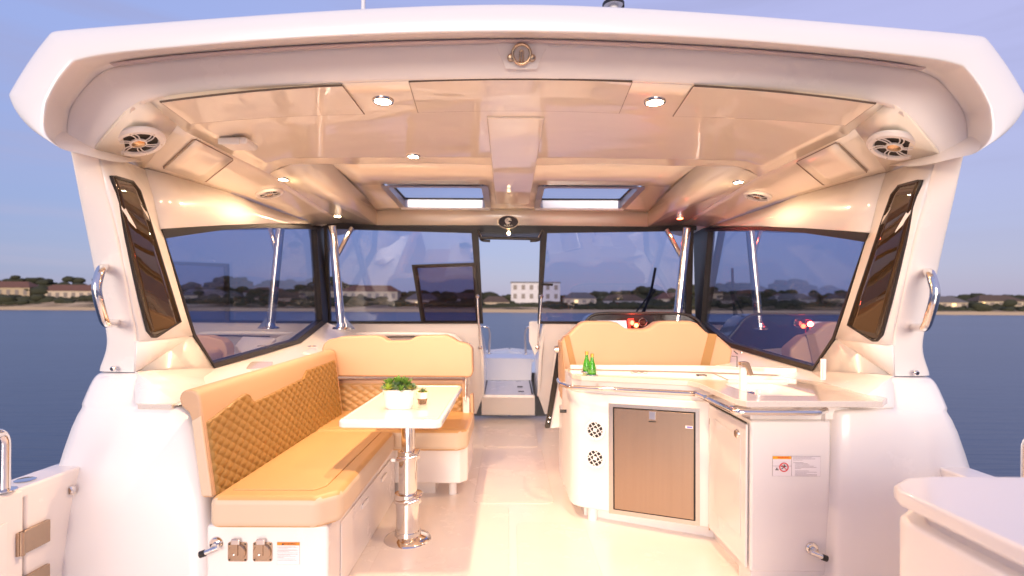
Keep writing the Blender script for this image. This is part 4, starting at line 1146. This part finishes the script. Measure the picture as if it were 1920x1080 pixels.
for k in range(9): rosette(t, b + V((.02 * math.cos(k * .9), .016 * math.sin(k * .9), .058)), V((math.cos(k * .9), math.sin(k * .9) - .3, .8)), 9, .014, .004, LEAF[2 if k % 2 else 1], rnd)
rosette(t, b + V((.002, 0, .060)), V((0, -.05, 1)), 13, .034, .0045, LEAF[3], rnd)

# ------------------------------------------------------------------ galley
GZ = .83
ga, gb_, gc, gd = V((.385, 3.05, 0)), V((1.02, 2.76, 0)), V((1.02, 2.30, 0)), V((1.30, 2.30, 0))
t = thing('galley_unit', (.9, 2.8, 0), 'white galley counter with rounded left end and stone top', 'galley counter')
GAL = t
plan = [(.335, 3.6), (.335, 3.14), (.352, 3.085), (.385, 3.05), (1.02, 2.76), (1.02, 2.30), (1.36, 2.30), (1.44, 2.42), (1.52, 2.45), (1.52, 3.2), (1.2, 3.6)]
prism('body', [V((x, y, .07 if y > 2.5 else .07)) for x, y in plan], (0, 0, .655), GELM, t, bevel=.012, seg=3)
plan2 = [(.42, 3.55), (.42, 3.12), (1.06, 2.82), (1.06, 2.36), (1.40, 2.36), (1.38, 3.2), (1.2, 3.55)]
prism('plinth', [V((x, y, .0)) for x, y in plan2], (0, 0, .08), GELM, t)
lathe('foot', [(.028, 0), (.028, .08)], V((.46, 3.06, 0)), WHITE, t, seg=16)
box('lower_panel', (1.022, 2.302, .002), (1.36, 2.42, .075), GELM, t)
# upper rail strip beneath top
plan3 = [(.345, 3.55), (.345, 3.13), (.39, 3.065), (1.03, 2.775), (1.03, 2.33), (1.55, 2.33), (1.55, 3.2), (1.2, 3.5)]
prism('apron', [V((x, y, .724)) for x, y in plan3], (0, 0, GZ - .024 - .724), GEL, t, bevel=.006)
# counter top with a sink opening
cp = [Wz(1066, 697, GZ), Wz(1072, 701, GZ), Wz(1090, 705, GZ), Wz(1290, 714, GZ), Wz(1310, 718, GZ), Wz(1328, 726, GZ), Wz(1378, 748, GZ), Wz(1400, 752, GZ), Wz(1655, 752, GZ), Wz(1664, 746, GZ), V((1.60, 2.6, GZ)), V((1.62, 3.35, GZ)), V((.45, 3.45, GZ)), Wz(1064, 690, GZ)]
sk = rpoly(1.06, 2.33, 1.33, 2.70, .04, GZ, 4)
bm = bmesh.new()
def loop(pts):
    v = [bm.verts.new(p) for p in pts]; return [bm.edges.new((v[i], v[(i + 1) % len(v)])) for i in range(len(v))]
E = loop([V(p) - t.location for p in cp]) + loop([p - t.location for p in sk])
bmesh.ops.triangle_fill(bm, use_beauty=True, edges=E)
bmesh.ops.recalc_face_normals(bm, faces=bm.faces)
for f_ in bm.faces:
    if f_.normal.z < 0: f_.normal_flip()
me = bpy.data.meshes.new('countertop'); bm.to_mesh(me); bm.free()
ct = link('countertop', me, STONE, t); m_ = ct.modifiers.new('s', 'SOLIDIFY'); m_.thickness = .026; m_.offset = -1
m_ = ct.modifiers.new('b', 'BEVEL'); m_.width = .003; m_.segments = 2; m_.limit_method = 'ANGLE'; m_.angle_limit = R(40)
sb = rpoly(1.075, 2.345, 1.315, 2.685, .03, GZ - .15, 4)
n = len(sk); vs = [p + V((0, 0, -.004)) for p in sk] + sb; fs = [(k, (k + 1) % n, n + (k + 1) % n, n + k) for k in range(n)] + [tuple(range(n, 2 * n))]
mesh('sink_basin', vs, fs, TABLE, t, smooth=50)
prism('sink_lid', [W(1366, 712, 2.75), W(1478, 712, 2.75), W(1478, 719, 2.75), W(1366, 719, 2.75)], (0, .012, 0), TABLE, t, bevel=.002)
bs = [W(1069, 684, 3.30), W(1300, 685, 3.18), W(1495, 690, 3.02)]
vs = []
for p in bs: vs += [V((p.x, p.y, GZ + .001)), V((p.x, p.y, p.z)), V((p.x, p.y + .022, p.z)), V((p.x, p.y + .022, GZ + .001))]
fs = [(i * 4 + j, i * 4 + (j + 1) % 4, (i + 1) * 4 + (j + 1) % 4, (i + 1) * 4 + j) for i in range(2) for j in range(4)] + [(0, 1, 2, 3), (8, 9, 10, 11)]
mesh('backsplash', vs, fs, STONE, t, bevel=.006, seg=3, smooth=30)
# surface details: hotplate mark, lid finger pull
for a0, b0 in ((1150, 700), (1280, 701)): pass
tube('hatch_seam', [Wz(1326, 695, GZ + .001), Wz(1375, 716, GZ + .001)], .002, SEAM, t, seg=6)
q = Wz(1316, 704, GZ); tube('finger_pull', [q + V((-.025, -.015, .002)), q + V((-.025, .02, .002)), q + V((.025, .02, .002)), q + V((.022, -.01, .002))], .003, DARK, t, seg=6)
# front face plane
fn = V((gb_.y - ga.y, -(gb_.x - ga.x), 0)).normalized()
if fn.y > 0: fn = -fn
def gf(px, py, d=0.0): return Wp(px, py, ga + fn * d, fn)
# fridge
fr_ = thing('fridge', gf(1228, 960), 'brushed steel fridge door built into the galley front', 'fridge')
fO = [(1141, 756), (1312, 766), (1312, 986), (1142, 962)]; fI = [(1149, 763), (1304, 773), (1304, 977), (1150, 955)]
O = [gf(*p, .006) for p in fO]; I = [gf(*p, .006) for p in fI]; Ob = [gf(*p, -.001) for p in fO]; Ib = [gf(*p, -.001) for p in fI]
vs = O + I + Ob + Ib; fs = []
for k in range(4):
    k2 = (k + 1) % 4; fs += [(k, k2, 4 + k2, 4 + k), (k, 8 + k, 8 + k2, k2), (4 + k, 4 + k2, 12 + k2, 12 + k)]
mesh('frame', vs, fs, mat('frame_steel', (.72, .66, .58), .25, 1.0), fr_, bevel=.001, seg=1)
prism('gap', [gf(*p, .0005) for p in fI], fn * .001, DARK, fr_)
fD = [(1152, 765), (1301, 775), (1301, 974), (1153, 953)]
prism('door', [gf(*p, .002) for p in fD], fn * .008, STEEL, fr_, bevel=.002)
L1 = [(1214, 769), (1232, 770), (1232, 793), (1214, 792)]
prism('latch', [gf(*p, .0102) for p in L1], fn * .003, STEEL, fr_, bevel=.001)
prism('latch_grip', [gf(x, y, .0135) for x, y in ((1216, 789), (1230, 790), (1230, 792), (1216, 791))], fn * .002, DARK, fr_)
prism('latch_outline', [gf(x, y, .0134) for x, y in ((1217, 771), (1229, 772), (1229, 787), (1217, 786))], fn * .002, CHROME, fr_, bevel=.001)
prism('maker_sticker', [gf(x, y, .0104) for x, y in ((1285, 798), (1299, 799), (1299, 804), (1285, 803))], fn * .0006, PAPER, fr_)
prism('sticker_print', [gf(x, y, .0112) for x, y in ((1288, 799.5), (1298, 800.3), (1298, 802.6), (1288, 802))], fn * .0004, BLUEP, fr_)
# vents
for cy_, lab in ((806, 'upper round white fan vent left of the fridge'), (859, 'lower round white fan vent left of the fridge')):
    c = gf(1116, cy_, .003)
    tt = thing('fan_vent', c, lab, 'vent', 'round fan vents')
    rv = .044; Mv = frame_of(fn)
    lathe('dark_opening', [(0, .002), (rv, .002), (rv, -.003)], c, DARK, tt, n=tuple(fn), seg=28)
    lathe('rim', [(rv * .97, .002), (rv * 1.0, .006), (rv * 1.32, .005), (rv * 1.38, -.002)], c, WHITE, tt, n=tuple(fn), seg=36)
    lathe('hub', [(0, .007), (rv * .24, .007), (rv * .26, .003)], c, WHITE, tt, n=tuple(fn), seg=16)
    for k in range(3):
        for an in (R(35), R(125)):
            d = (k - 1) * rv * .5
            hl_ = math.sqrt(rv * rv - d * d)
            p1 = c + Mv @ V((math.cos(an) * -hl_ - math.sin(an) * d, math.sin(an) * -hl_ + math.cos(an) * d, .004)); p2 = c + Mv @ V((math.cos(an) * hl_ - math.sin(an) * d, math.sin(an) * hl_ + math.cos(an) * d, .004))
            tube('bar', [p1, p2], .0028, WHITE, tt, seg=6)
    for dz in (-1, 1): lathe('screw', [(0, .008), (.003, .007), (.004, .004)], c + V((0, 0, dz * rv * 1.2)), CHROME, tt, n=tuple(fn), seg=8)
# cabinet door on the fore-aft face x = 1.02
def gx(px, py, d=0): return Wx(px, py, 1.02 - d)
cd_ = thing('cabinet_door', gx(1375, 900), 'tall angled white cabinet door right of the fridge', 'cabinet door')
D = [gx(1339, 771), gx(1408, 794), gx(1413, 1078), gx(1339, 998)]
D = [V((1.014, 2.735, .715)), V((1.014, 2.315, .705)), V((1.014, 2.315, .085)), V((1.014, 2.735, .085))]
prism('door_slab', D, (-.010, 0, 0), GELM, cd_, bevel=.003)
prism('raised_panel', [V((1.0035, 2.70, .66)), V((1.0035, 2.36, .64)), V((1.0035, 2.36, .20)), V((1.0035, 2.70, .20))], (-.003, 0, 0), GEL, cd_, bevel=.002)
tube('top_gap', [V((1.006, 2.735, .722)), V((1.006, 2.315, .712))], .004, DARK, cd_, seg=6)
lc = Wx(1383, 813, 1.004)
lathe('latch', [(0, .010), (.016, .010), (.021, .006), (.022, 0)], lc, CHROME, cd_, n=(-1, 0, 0), seg=24)
for dz in (-.045, .5): tube('hinge', [V((1.01, 2.742, .6 - dz)), V((1.01, 2.742, .57 - dz))], .004, STEEL, cd_, seg=8)
# rail
rt = thing('counter_rail', W(1305, 738, 2.66), 'polished steel rail wrapping round the front of the galley counter', 'rail')
rp = [W(1047, 712, 3.25), W(1050, 720, 3.10), W(1068, 726, 2.98), W(1304, 738, 2.66), W(1380, 773, 2.18), W(1534, 774, 2.18), W(1548, 769, 2.26)]
tube('rail', fillet(rp, .035, 6), .0125, CHROME, rt, seg=14)
for p, q in ((W(1352, 744, 2.62), W(1322, 744, 2.5)), (W(1400, 762, 2.40), W(1372, 765, 2.25)), (W(1120, 722, 3.02), W(1120, 728, 2.93)), (W(1500, 768, 2.34), W(1500, 774, 2.18))):
    tube('standoff', [p, q], .010, CHROME, rt)
lathe('joint', [(0, -.012), (.015, -.010), (.015, .010), (0, .012)], W(1304, 738, 2.66), CHROME, rt, n=(1, -.4, 0), seg=14)
# faucet
fa = thing('folding_faucet', V((1.10, 2.52, GZ - .05)), 'white and chrome folding faucet standing in the sink', 'faucet')
b0 = W(1393, 735, 2.5)
box('column', W(1393, 735, 2.5) + V((-.015, -.012, -.06)), W(1393, 688, 2.5) + V((.015, .012, 0)), WHITE, fa, bevel=.004)
box('foot', W(1393, 735, 2.5) + V((-.02, -.02, -.03)), W(1393, 735, 2.5) + V((.02, .02, .0)), CHROME, fa, bevel=.003)
prism('head', [W(1389, 679, 2.48), W(1402, 678, 2.48), W(1406, 681, 2.48), W(1414, 703, 2.48), W(1406, 705, 2.48), W(1397, 686, 2.48), W(1389, 686, 2.48)], (0, .03, 0), BRASS, fa, bevel=.003)
tube('spout', [W(1382, 689, 2.5), W(1382, 668, 2.5), W(1372, 668, 2.5)], .002, DARK, fa, seg=6)
prism('lever', [W(1388, 736, 2.46), W(1415, 735, 2.46), W(1416, 741, 2.42), W(1400, 742, 2.42)], (0, .02, 0), CHROME, fa, bevel=.002)
lathe('lever_knob', [(0, .012), (.013, .012), (.014, 0)], W(1419, 736, 2.42), WHITE, fa, n=(1, 0, 0), seg=14)
# gusset slot
gp = Wx(1546, 690, 1.40)
sl = thing('wall_vent', W(1546, 690, 2.5), 'slim upright white slot fitting on right coaming above counter', 'vent')
prism('plate', [W(1540, 673, 2.46), W(1550, 673, 2.46), W(1549, 713, 2.42), W(1540, 713, 2.42)], (0, .01, 0), WHITE, sl, bevel=.002)
prism('slot', [W(1543, 676, 2.455), W(1548, 676, 2.455), W(1547, 710, 2.415), W(1543, 710, 2.415)], (0, -.003, 0), TABLE, sl, bevel=.001)
# bottles in holders
BG = mat('green_bottle_glass', (.10, .55, .03), .05, trans=.7, spec=.6)
def bottle(p, label):
    t = thing('bottle', p, label, 'bottle', 'green glass bottles on the counter')
    lathe('glass_body', [(0, .0), (.019, .0), (.023, .006), (.023, .030), (.017, .062), (.010, .082), (.0085, .106)], p, BG, t, seg=24, smooth=60)
    lathe('foil_cap', [(.0095, .100), (.0098, .119), (.0, .121)], p, mat('gold_foil', (.75, .50, .10), .3, .8) if 'gold_foil' not in bpy.data.materials else bpy.data.materials['gold_foil'], t, seg=20)
    lathe('paper_label', [(.0235, .012), (.0232, .030)], p, mat('bottle_label', (.10, .30, .05), .4, var=(80, .8)) if 'bottle_label' not in bpy.data.materials else bpy.data.materials['bottle_label'], t, seg=24)
def cup_ring(p, label):
    t = tag(lathe('cup_holder', [(.026, .001), (.027, .005), (.034, .004), (.035, .0005)], p, CHROME, seg=32), label, 'cup holder', 'steel cup holders in the counter')
p1 = W(1101, 697, 3.10); p1.z = GZ + .001; p2 = W(1109, 704, 2.98); p2.z = GZ + .001
p1 = Wz(1100, 697, GZ); p2 = Wz(1110, 703, GZ)
p1.z += .002; p2.z += .002
bottle(p1, 'green bottle further back, left of the pair'); bottle(p2, 'green bottle in front, right of the pair')
cup_ring(p1 - V((0, 0, .002)), 'steel cup ring under the rear green bottle'); cup_ring(p2 - V((0, 0, .002)), 'steel cup ring under the front green bottle')
sp_ = Wz(1195, 698, GZ); t = tag(tube('corkscrew', [sp_ + V((.0 + .01 * k, .01 * math.sin(k * 2.1), .004 + .004 * math.sin(k * 1.7))) for k in range(-4, 7)], .0022, STEEL, seg=6), 'small wire tool lying on the middle of the counter', 'tool')

# right pod lower panel fittings
t = thing('hose_bib', W(1522, 1028, 2.28), 'chrome washdown tap low on the right coaming face', 'tap', 'chrome washdown taps')
YG = 2.30
hosebib(t, W(1522, 1028, YG - .002), -1)
c = W(1493, 874, YG - .001)
t = thing('warning_label', c, 'wide warning sticker with red ring under the counter rail', 'warning label')
hw, hh = .103, .043
def lp(x, z, d=0): return c + V((x - z * .12 * 0, -d, z))
prism('sheet', [lp(-hw, -hh), lp(hw, -hh), lp(hw, hh), lp(-hw, hh)], (0, -.0015, 0), GREYINK, t)
prism('paper', [lp(-hw + .001, -hh + .001, .0015), lp(hw - .001, -hh + .001, .0015), lp(hw - .001, hh - .001, .0015), lp(-hw + .001, hh - .001, .0015)], (0, -.0006, 0), PAPER, t)
prism('header_band', [lp(-hw, hh - .012, .002), lp(-hw + .080, hh - .012, .002), lp(-hw + .080, hh, .002), lp(-hw, hh, .002)], (0, -.001, 0), AMBER, t)
text('WARNING', lp(-hw + .046, hh - .006, .0036), MT, .0105, RED, t)
box('divider', lp(-hw + .0805, -hh, .0030), lp(-hw + .082, hh, .002), GREYINK, t); box('water_line', lp(-hw, 0.0, .003), lp(-hw + .08, .0015, .002), GREYINK, t)
rc2 = lp(-hw + .048, -.004, .004)
tube('red_ring', [rc2 + V((.018 * math.cos(k / 28 * 6.283), 0, .018 * math.sin(k / 28 * 6.283))) for k in range(28)], .0022, RED, t, closed=True, seg=6)
tube('red_bar', [rc2 + V((-.012, 0, .012)), rc2 + V((.012, 0, -.012))], .0016, RED, t, seg=6)
A = Acc()
for a_, b_ in (((-.010, -.008), (.002, .001)), ((.002, .001), (-.002, .006)), ((.002, .001), (.010, .004)), ((-.002, .003), (-.012, .003)), ((.002, .0), (.005, .008))):
    A.add(tube_data([rc2 + V((a_[0], .0012, a_[1])), rc2 + V((b_[0], .0012, b_[1]))], .0016, 6))
A.add(lathe_data([(0, .001), (.0025, .001), (.0025, -.001)], 10, tuple(rc2 + V((.002, .001, .010))), (0, -1, 0)))
A.out('swimmer_figure', INK, t)
A = Acc(); pc3 = lp(-hw + .018, -.013, .003)
for an in (90, 210, 330): A.add(tube_data([pc3, pc3 + V((.006 * math.cos(R(an)), 0, .006 * math.sin(R(an))))], [.0012, .003], 6))
A.out('propeller_figure', INK, t)
A = Acc(); zl = hh - .005
for k, wv in enumerate((.8, .95, .4, 0, .45, .55, .62, .8, .93, .25, 0, .6, .95, .5, .95, .95)):
    if wv: A.box(tuple(lp(-hw + .088 + (.008 if k > 4 else 0), zl - .0014, .0028)), tuple(lp(-hw + .088 + (.008 if k > 4 else 0) + .100 * wv, zl, .0022)))
    zl -= .0052
A.out('print_line', GREYINK, t)

# ------------------------------------------------------------------ helm seat, dash
hs = thing('helm_bench', V((.9, 3.62, .5)), 'wide cream helm seat back with two tan straps behind counter', 'seat')
op = [(1053, 752), (1051, 700), (1053, 645), (1056, 633), (1066, 627), (1080, 613), (1090, 604), (1102, 602), (1146, 602), (1158, 605), (1172, 615), (1182, 617), (1212, 617), (1222, 611), (1232, 604), (1244, 602), (1296, 602), (1308, 606), (1324, 622), (1334, 627), (1345, 628), (1372, 651), (1375, 657), (1369, 690), (1366, 752)]
sbk = prism('seat_back', [W(x, y, 3.60) for x, y in op], (0, .13, 0), CREAM, hs, bevel=.022, seg=5)
for pts in (((1058, 632), (1067, 628), (1081, 684), (1078, 700), (1068, 700), (1069, 684)), ((1329, 625), (1345, 627), (1330, 690), (1312, 690))):
    prism('strap', [W(x, y, 3.594) for x, y in pts], (0, .05, 0), STRAP, sbk, bevel=.002)
prism('seat_base', [V((.35, 3.62, .0)), V((1.5, 3.62, .0)), V((1.5, 3.95, .0)), V((.35, 3.95, .0))], (0, 0, .5), GELM, hs, bevel=.01)
prism('side_bolster', [W(1051, 640, 3.6), W(1056, 640, 3.6), W(1064, 752, 3.45), W(1052, 740, 3.6)], (0, .2, 0), CREAM, hs, bevel=.01)
lathe('pivot_knob', [(0, .03), (.02, .028), (.026, 0)], W(1047, 655, 3.65), CHROME, hs, n=(-1, 0, 0), seg=18)
tube('seat_lever', [W(1062, 771, 3.2), W(1050, 771, 3.2)], .010, BLACK, hs)
# folded door (black edge) on the right of the passage
t = thing('folding_door_edge', W(1022, 800, 4.3), 'black edged folding door leaning beside the helm seat', 'door')
prism('edge_profile', [W(1045, 655, 4.4), W(1052, 652, 4.4), W(1049, 700, 4.3), W(1031, 803, 3.95), W(1022, 803, 3.95), W(1040, 700, 4.3)], (0, .05, 0), BLACK, t, bevel=.004)
prism('white_leaf', [W(1052, 652, 4.42), W(1070, 652, 4.42), W(1070, 800, 3.97), W(1030, 803, 3.97), W(1049, 700, 4.32)], (0, .04, 0), GEL, t, bevel=.004)
for dy in (783, 791): lathe('bolt', [(0, .006), (.006, .005), (.008, 0)], W(1031 - (dy - 783) * .3, dy, 3.98), CHROME, t, n=(0, -1, 0), seg=10)

GLOSSB = mat('gloss_black_dash', (.010, .007, .008), .12, coat=.6)
ds = thing('helm_dash', W(1215, 610, 4.35), 'black helm dashboard pod with lit screen behind the seat', 'dashboard')
dp_ = [(1096, 640), (1098, 605), (1104, 595), (1116, 589), (1140, 587), (1278, 588), (1296, 592), (1308, 600), (1324, 622), (1348, 648), (1350, 662)]
prism('pod', [W(x, y, 4.32) for x, y in dp_], (0, .28, 0), GLOSSB, ds, bevel=.012, seg=3)
tube('hood_edge', fillet([W(x, y, 4.30) for x, y in dp_[1:-1]], .05), .012, BLACK, ds)
sc_ = prism('screen', [W(1120, 600, 4.31), W(1174, 600, 4.31), W(1178, 632, 4.31), W(1120, 632, 4.31)], (0, .01, 0), mat('screen_glow', (.2, .2, .2), .2, emit=((.78, .82, 1.0), .8)), ds)
prism('screen_bezel', [W(1112, 596, 4.305), W(1176, 596, 4.305), W(1176, 601, 4.305), W(1112, 601, 4.305)], (0, .012, 0), GLOSSB, ds)
REDP = mat('red_lit_panel', (.3, .01, .01), .3, emit=((1, .05, .02), .7))
prism('red_panel', [W(1177, 598, 4.31), W(1188, 597, 4.31), W(1188, 632, 4.31), W(1180, 632, 4.31)], (0, .01, 0), REDP, ds)
prism('switch_panel', [W(1182, 599, 4.306), W(1188, 599, 4.306), W(1188, 630, 4.306), W(1184, 630, 4.306)], (0, .01, 0), GLOSSB, ds)
lathe('warning_lamp', [(0, .02), (.012, .016), (.018, 0)], W(1193, 610, 4.31), mat('red_led', (1, .1, .05), .3, emit=((1, .12, .04), 14)), ds, n=(0, -1, 0), seg=16)
ld = bpy.data.lights.new('led_glow', 'POINT'); ld.energy = 3; ld.color = (1, .08, .04); ld.shadow_soft_size = .02
lo = bpy.data.objects.new('led_glow', ld); COL.objects.link(lo); lo.parent = ds; lo.location = W(1193, 606, 4.24) - ds.location
lathe('emblem_ring', [(.028, .004), (.030, .007), (.034, .004)], W(1205, 604, 4.305), CHROME, ds, n=(0, -1, 0), seg=28)
lathe('emblem_disc', [(0, .003), (.028, .003), (.028, 0)], W(1205, 604, 4.305), GLOSSB, ds, n=(0, -1, 0), seg=28)
for k in range(3): tube('emblem_bar', [W(1201, 602 + 2 * k, 4.298), W(1210, 602 + 2 * k, 4.298)], .002, CHROME, ds, seg=6)
# small clutter of console behind the helm seat, right
cn = thing('side_console', W(1400, 680, 3.6), 'pinkish lit side console between helm seat and window', 'console')
prism('console_top', [W(1372, 662, 4.0), W(1400, 660, 4.2), W(1500, 690, 3.2), W(1470, 705, 3.0), W(1374, 700, 3.4)], (0, 0, -.04), GEL, cn, bevel=.01)
tube('cable', [W(1376, 658, 3.8), W(1383, 664, 3.8), W(1383, 684, 3.7)], .003, DARK, cn, seg=6)
for x in (1388, 1396, 1404): tube('throttle_stalk', [W(x, 668, 3.8), W(x + 3, 660, 3.8)], .006, CHROME, cn, seg=8)
# stone strips on left ledge
for pts, Yv, lab in (((( 258, 758), (322, 758), (322, 767), (258, 767)), 2.285, 'short speckled stone strip at the aft end of left ledge'),):
    tag(prism('stone_strip', [W(x, y, Yv) for x, y in pts], (0, .25, 0), STONE, bevel=.002), lab, 'stone strip', 'stone strips on the left ledge')
tag(prism('stone_strip', [W(462, 678, 3.3), W(512, 678, 3.3), W(508, 690, 3.1), W(462, 692, 3.1)], (0, 0, -.02), STONE, bevel=.002), 'speckled stone inset on the ledge below the left window', 'stone strip', 'stone strips on the left ledge')
t = tag(prism('console_box', [W(565, 660, 3.9), W(620, 634, 4.3), W(700, 632, 4.4), W(640, 648, 4.0), W(600, 668, 3.9)], (0, 0, -.03), GEL, bevel=.006), 'white moulded tray corner behind the sofa headrest', 'tray')
tube('cup_ring', [W(585, 652, 3.98) + V((.03 * math.cos(k / 16 * 6.283), .03 * math.sin(k / 16 * 6.283), .01)) for k in range(16)], .004, CHROME, t, closed=True, seg=6, local=True)

# pod keyhole
c = W(133, 918, 2.165)
t = thing('deck_lock', c, 'small round chrome lock on the left coaming face', 'lock')
lathe('bezel', [(.012, .004), (.014, .008), (.019, .005), (.020, -.01)], c + V((0, -.008, 0)), CHROME, t, n=(0, -1, 0), seg=24); lathe('barrel', [(0, .007), (.012, .006), (.012, 0)], c + V((0, -.008, 0)), STEEL, t, n=(0, -1, 0), seg=20)

# ------------------------------------------------------------------ stern quarter left: gate, hinges, rail
gw = box('bulwark', (-1.92, 1.96, 0), (-1.80, 2.3, .52), GELM, bevel=.01); struct(gw)
g = thing('stern_gate', V((-1.86, 1.95, 0)), 'white moulded boarding gate at the lower left edge', 'gate')
box('leaf', (-1.92, 1.2, .03), (-1.795, 1.95, .535), GELM, g, bevel=.012, seg=3)
box('recessed_panel', (-1.797, 1.25, .1), (-1.790, 1.88, .44), GEL, g, bevel=.003)
for z in (.30, .13):
    box('hinge', (-1.80, 1.915, z), (-1.784, 2.05, z + .085), STEEL, g, bevel=.003)
    tube('hinge_pin', [V((-1.785, 1.93, z)), V((-1.785, 1.93, z + .085))], .010, STEEL, g)
def uprail(s, label):
    p = V((s * 1.82, 1.90, .545)); t = thing('grab_rail', p, label, 'grab rail', 'stern grab rails')
    tube('rail', fillet([p, p + V((0, 0, .215)), p + V((s * .0, -.35, .215)), p + V((0, -.35, 0))], .05, 6), .0165, CHROME, t, seg=14)
    for q in (p, p + V((0, -.35, 0))): lathe('flange', [(0, 0), (.036, 0), (.036, .004), (.02, .008)], q, CHROME, t)
uprail(-1, 'looped steel grab rail at the lower left edge'); uprail(1, 'looped steel grab rail at the right edge behind the cabinet')
t = tag(lathe('deck_plate', [(0, .004), (.028, .004), (.034, .001)], V((-1.865, 2.03, .541)), CHROME, seg=28), 'flat round steel deck plate beside the stern gate', 'deck plate')

# ------------------------------------------------------------------ cabinet lower right
k_ = thing('stern_cabinet', V((1.2, .9, 0)), 'white glossy cabinet with overhanging lid at the lower right', 'cabinet')
lid = [(.845, .60), (.845, 1.19), (.865, 1.235), (.93, 1.285), (1.0, 1.30), (1.75, 1.30), (1.75, .60)]
prism('lid', [V((x, y, .765)) for x, y in lid], (0, 0, .035), GEL, k_, bevel=.010, seg=4)
bd = [(.850, .60), (.850, 1.175), (.868, 1.222), (.93, 1.272), (1.0, 1.285), (1.74, 1.285), (1.74, .60)]
prism('body', [V((x, y, .0)) for x, y in bd], (0, 0, .735), GEL, k_, bevel=.012, seg=4)
prism('recess_band', [V((x + .035, y - .03, .70)) for x, y in bd], (0, 0, .07), GELM, k_)
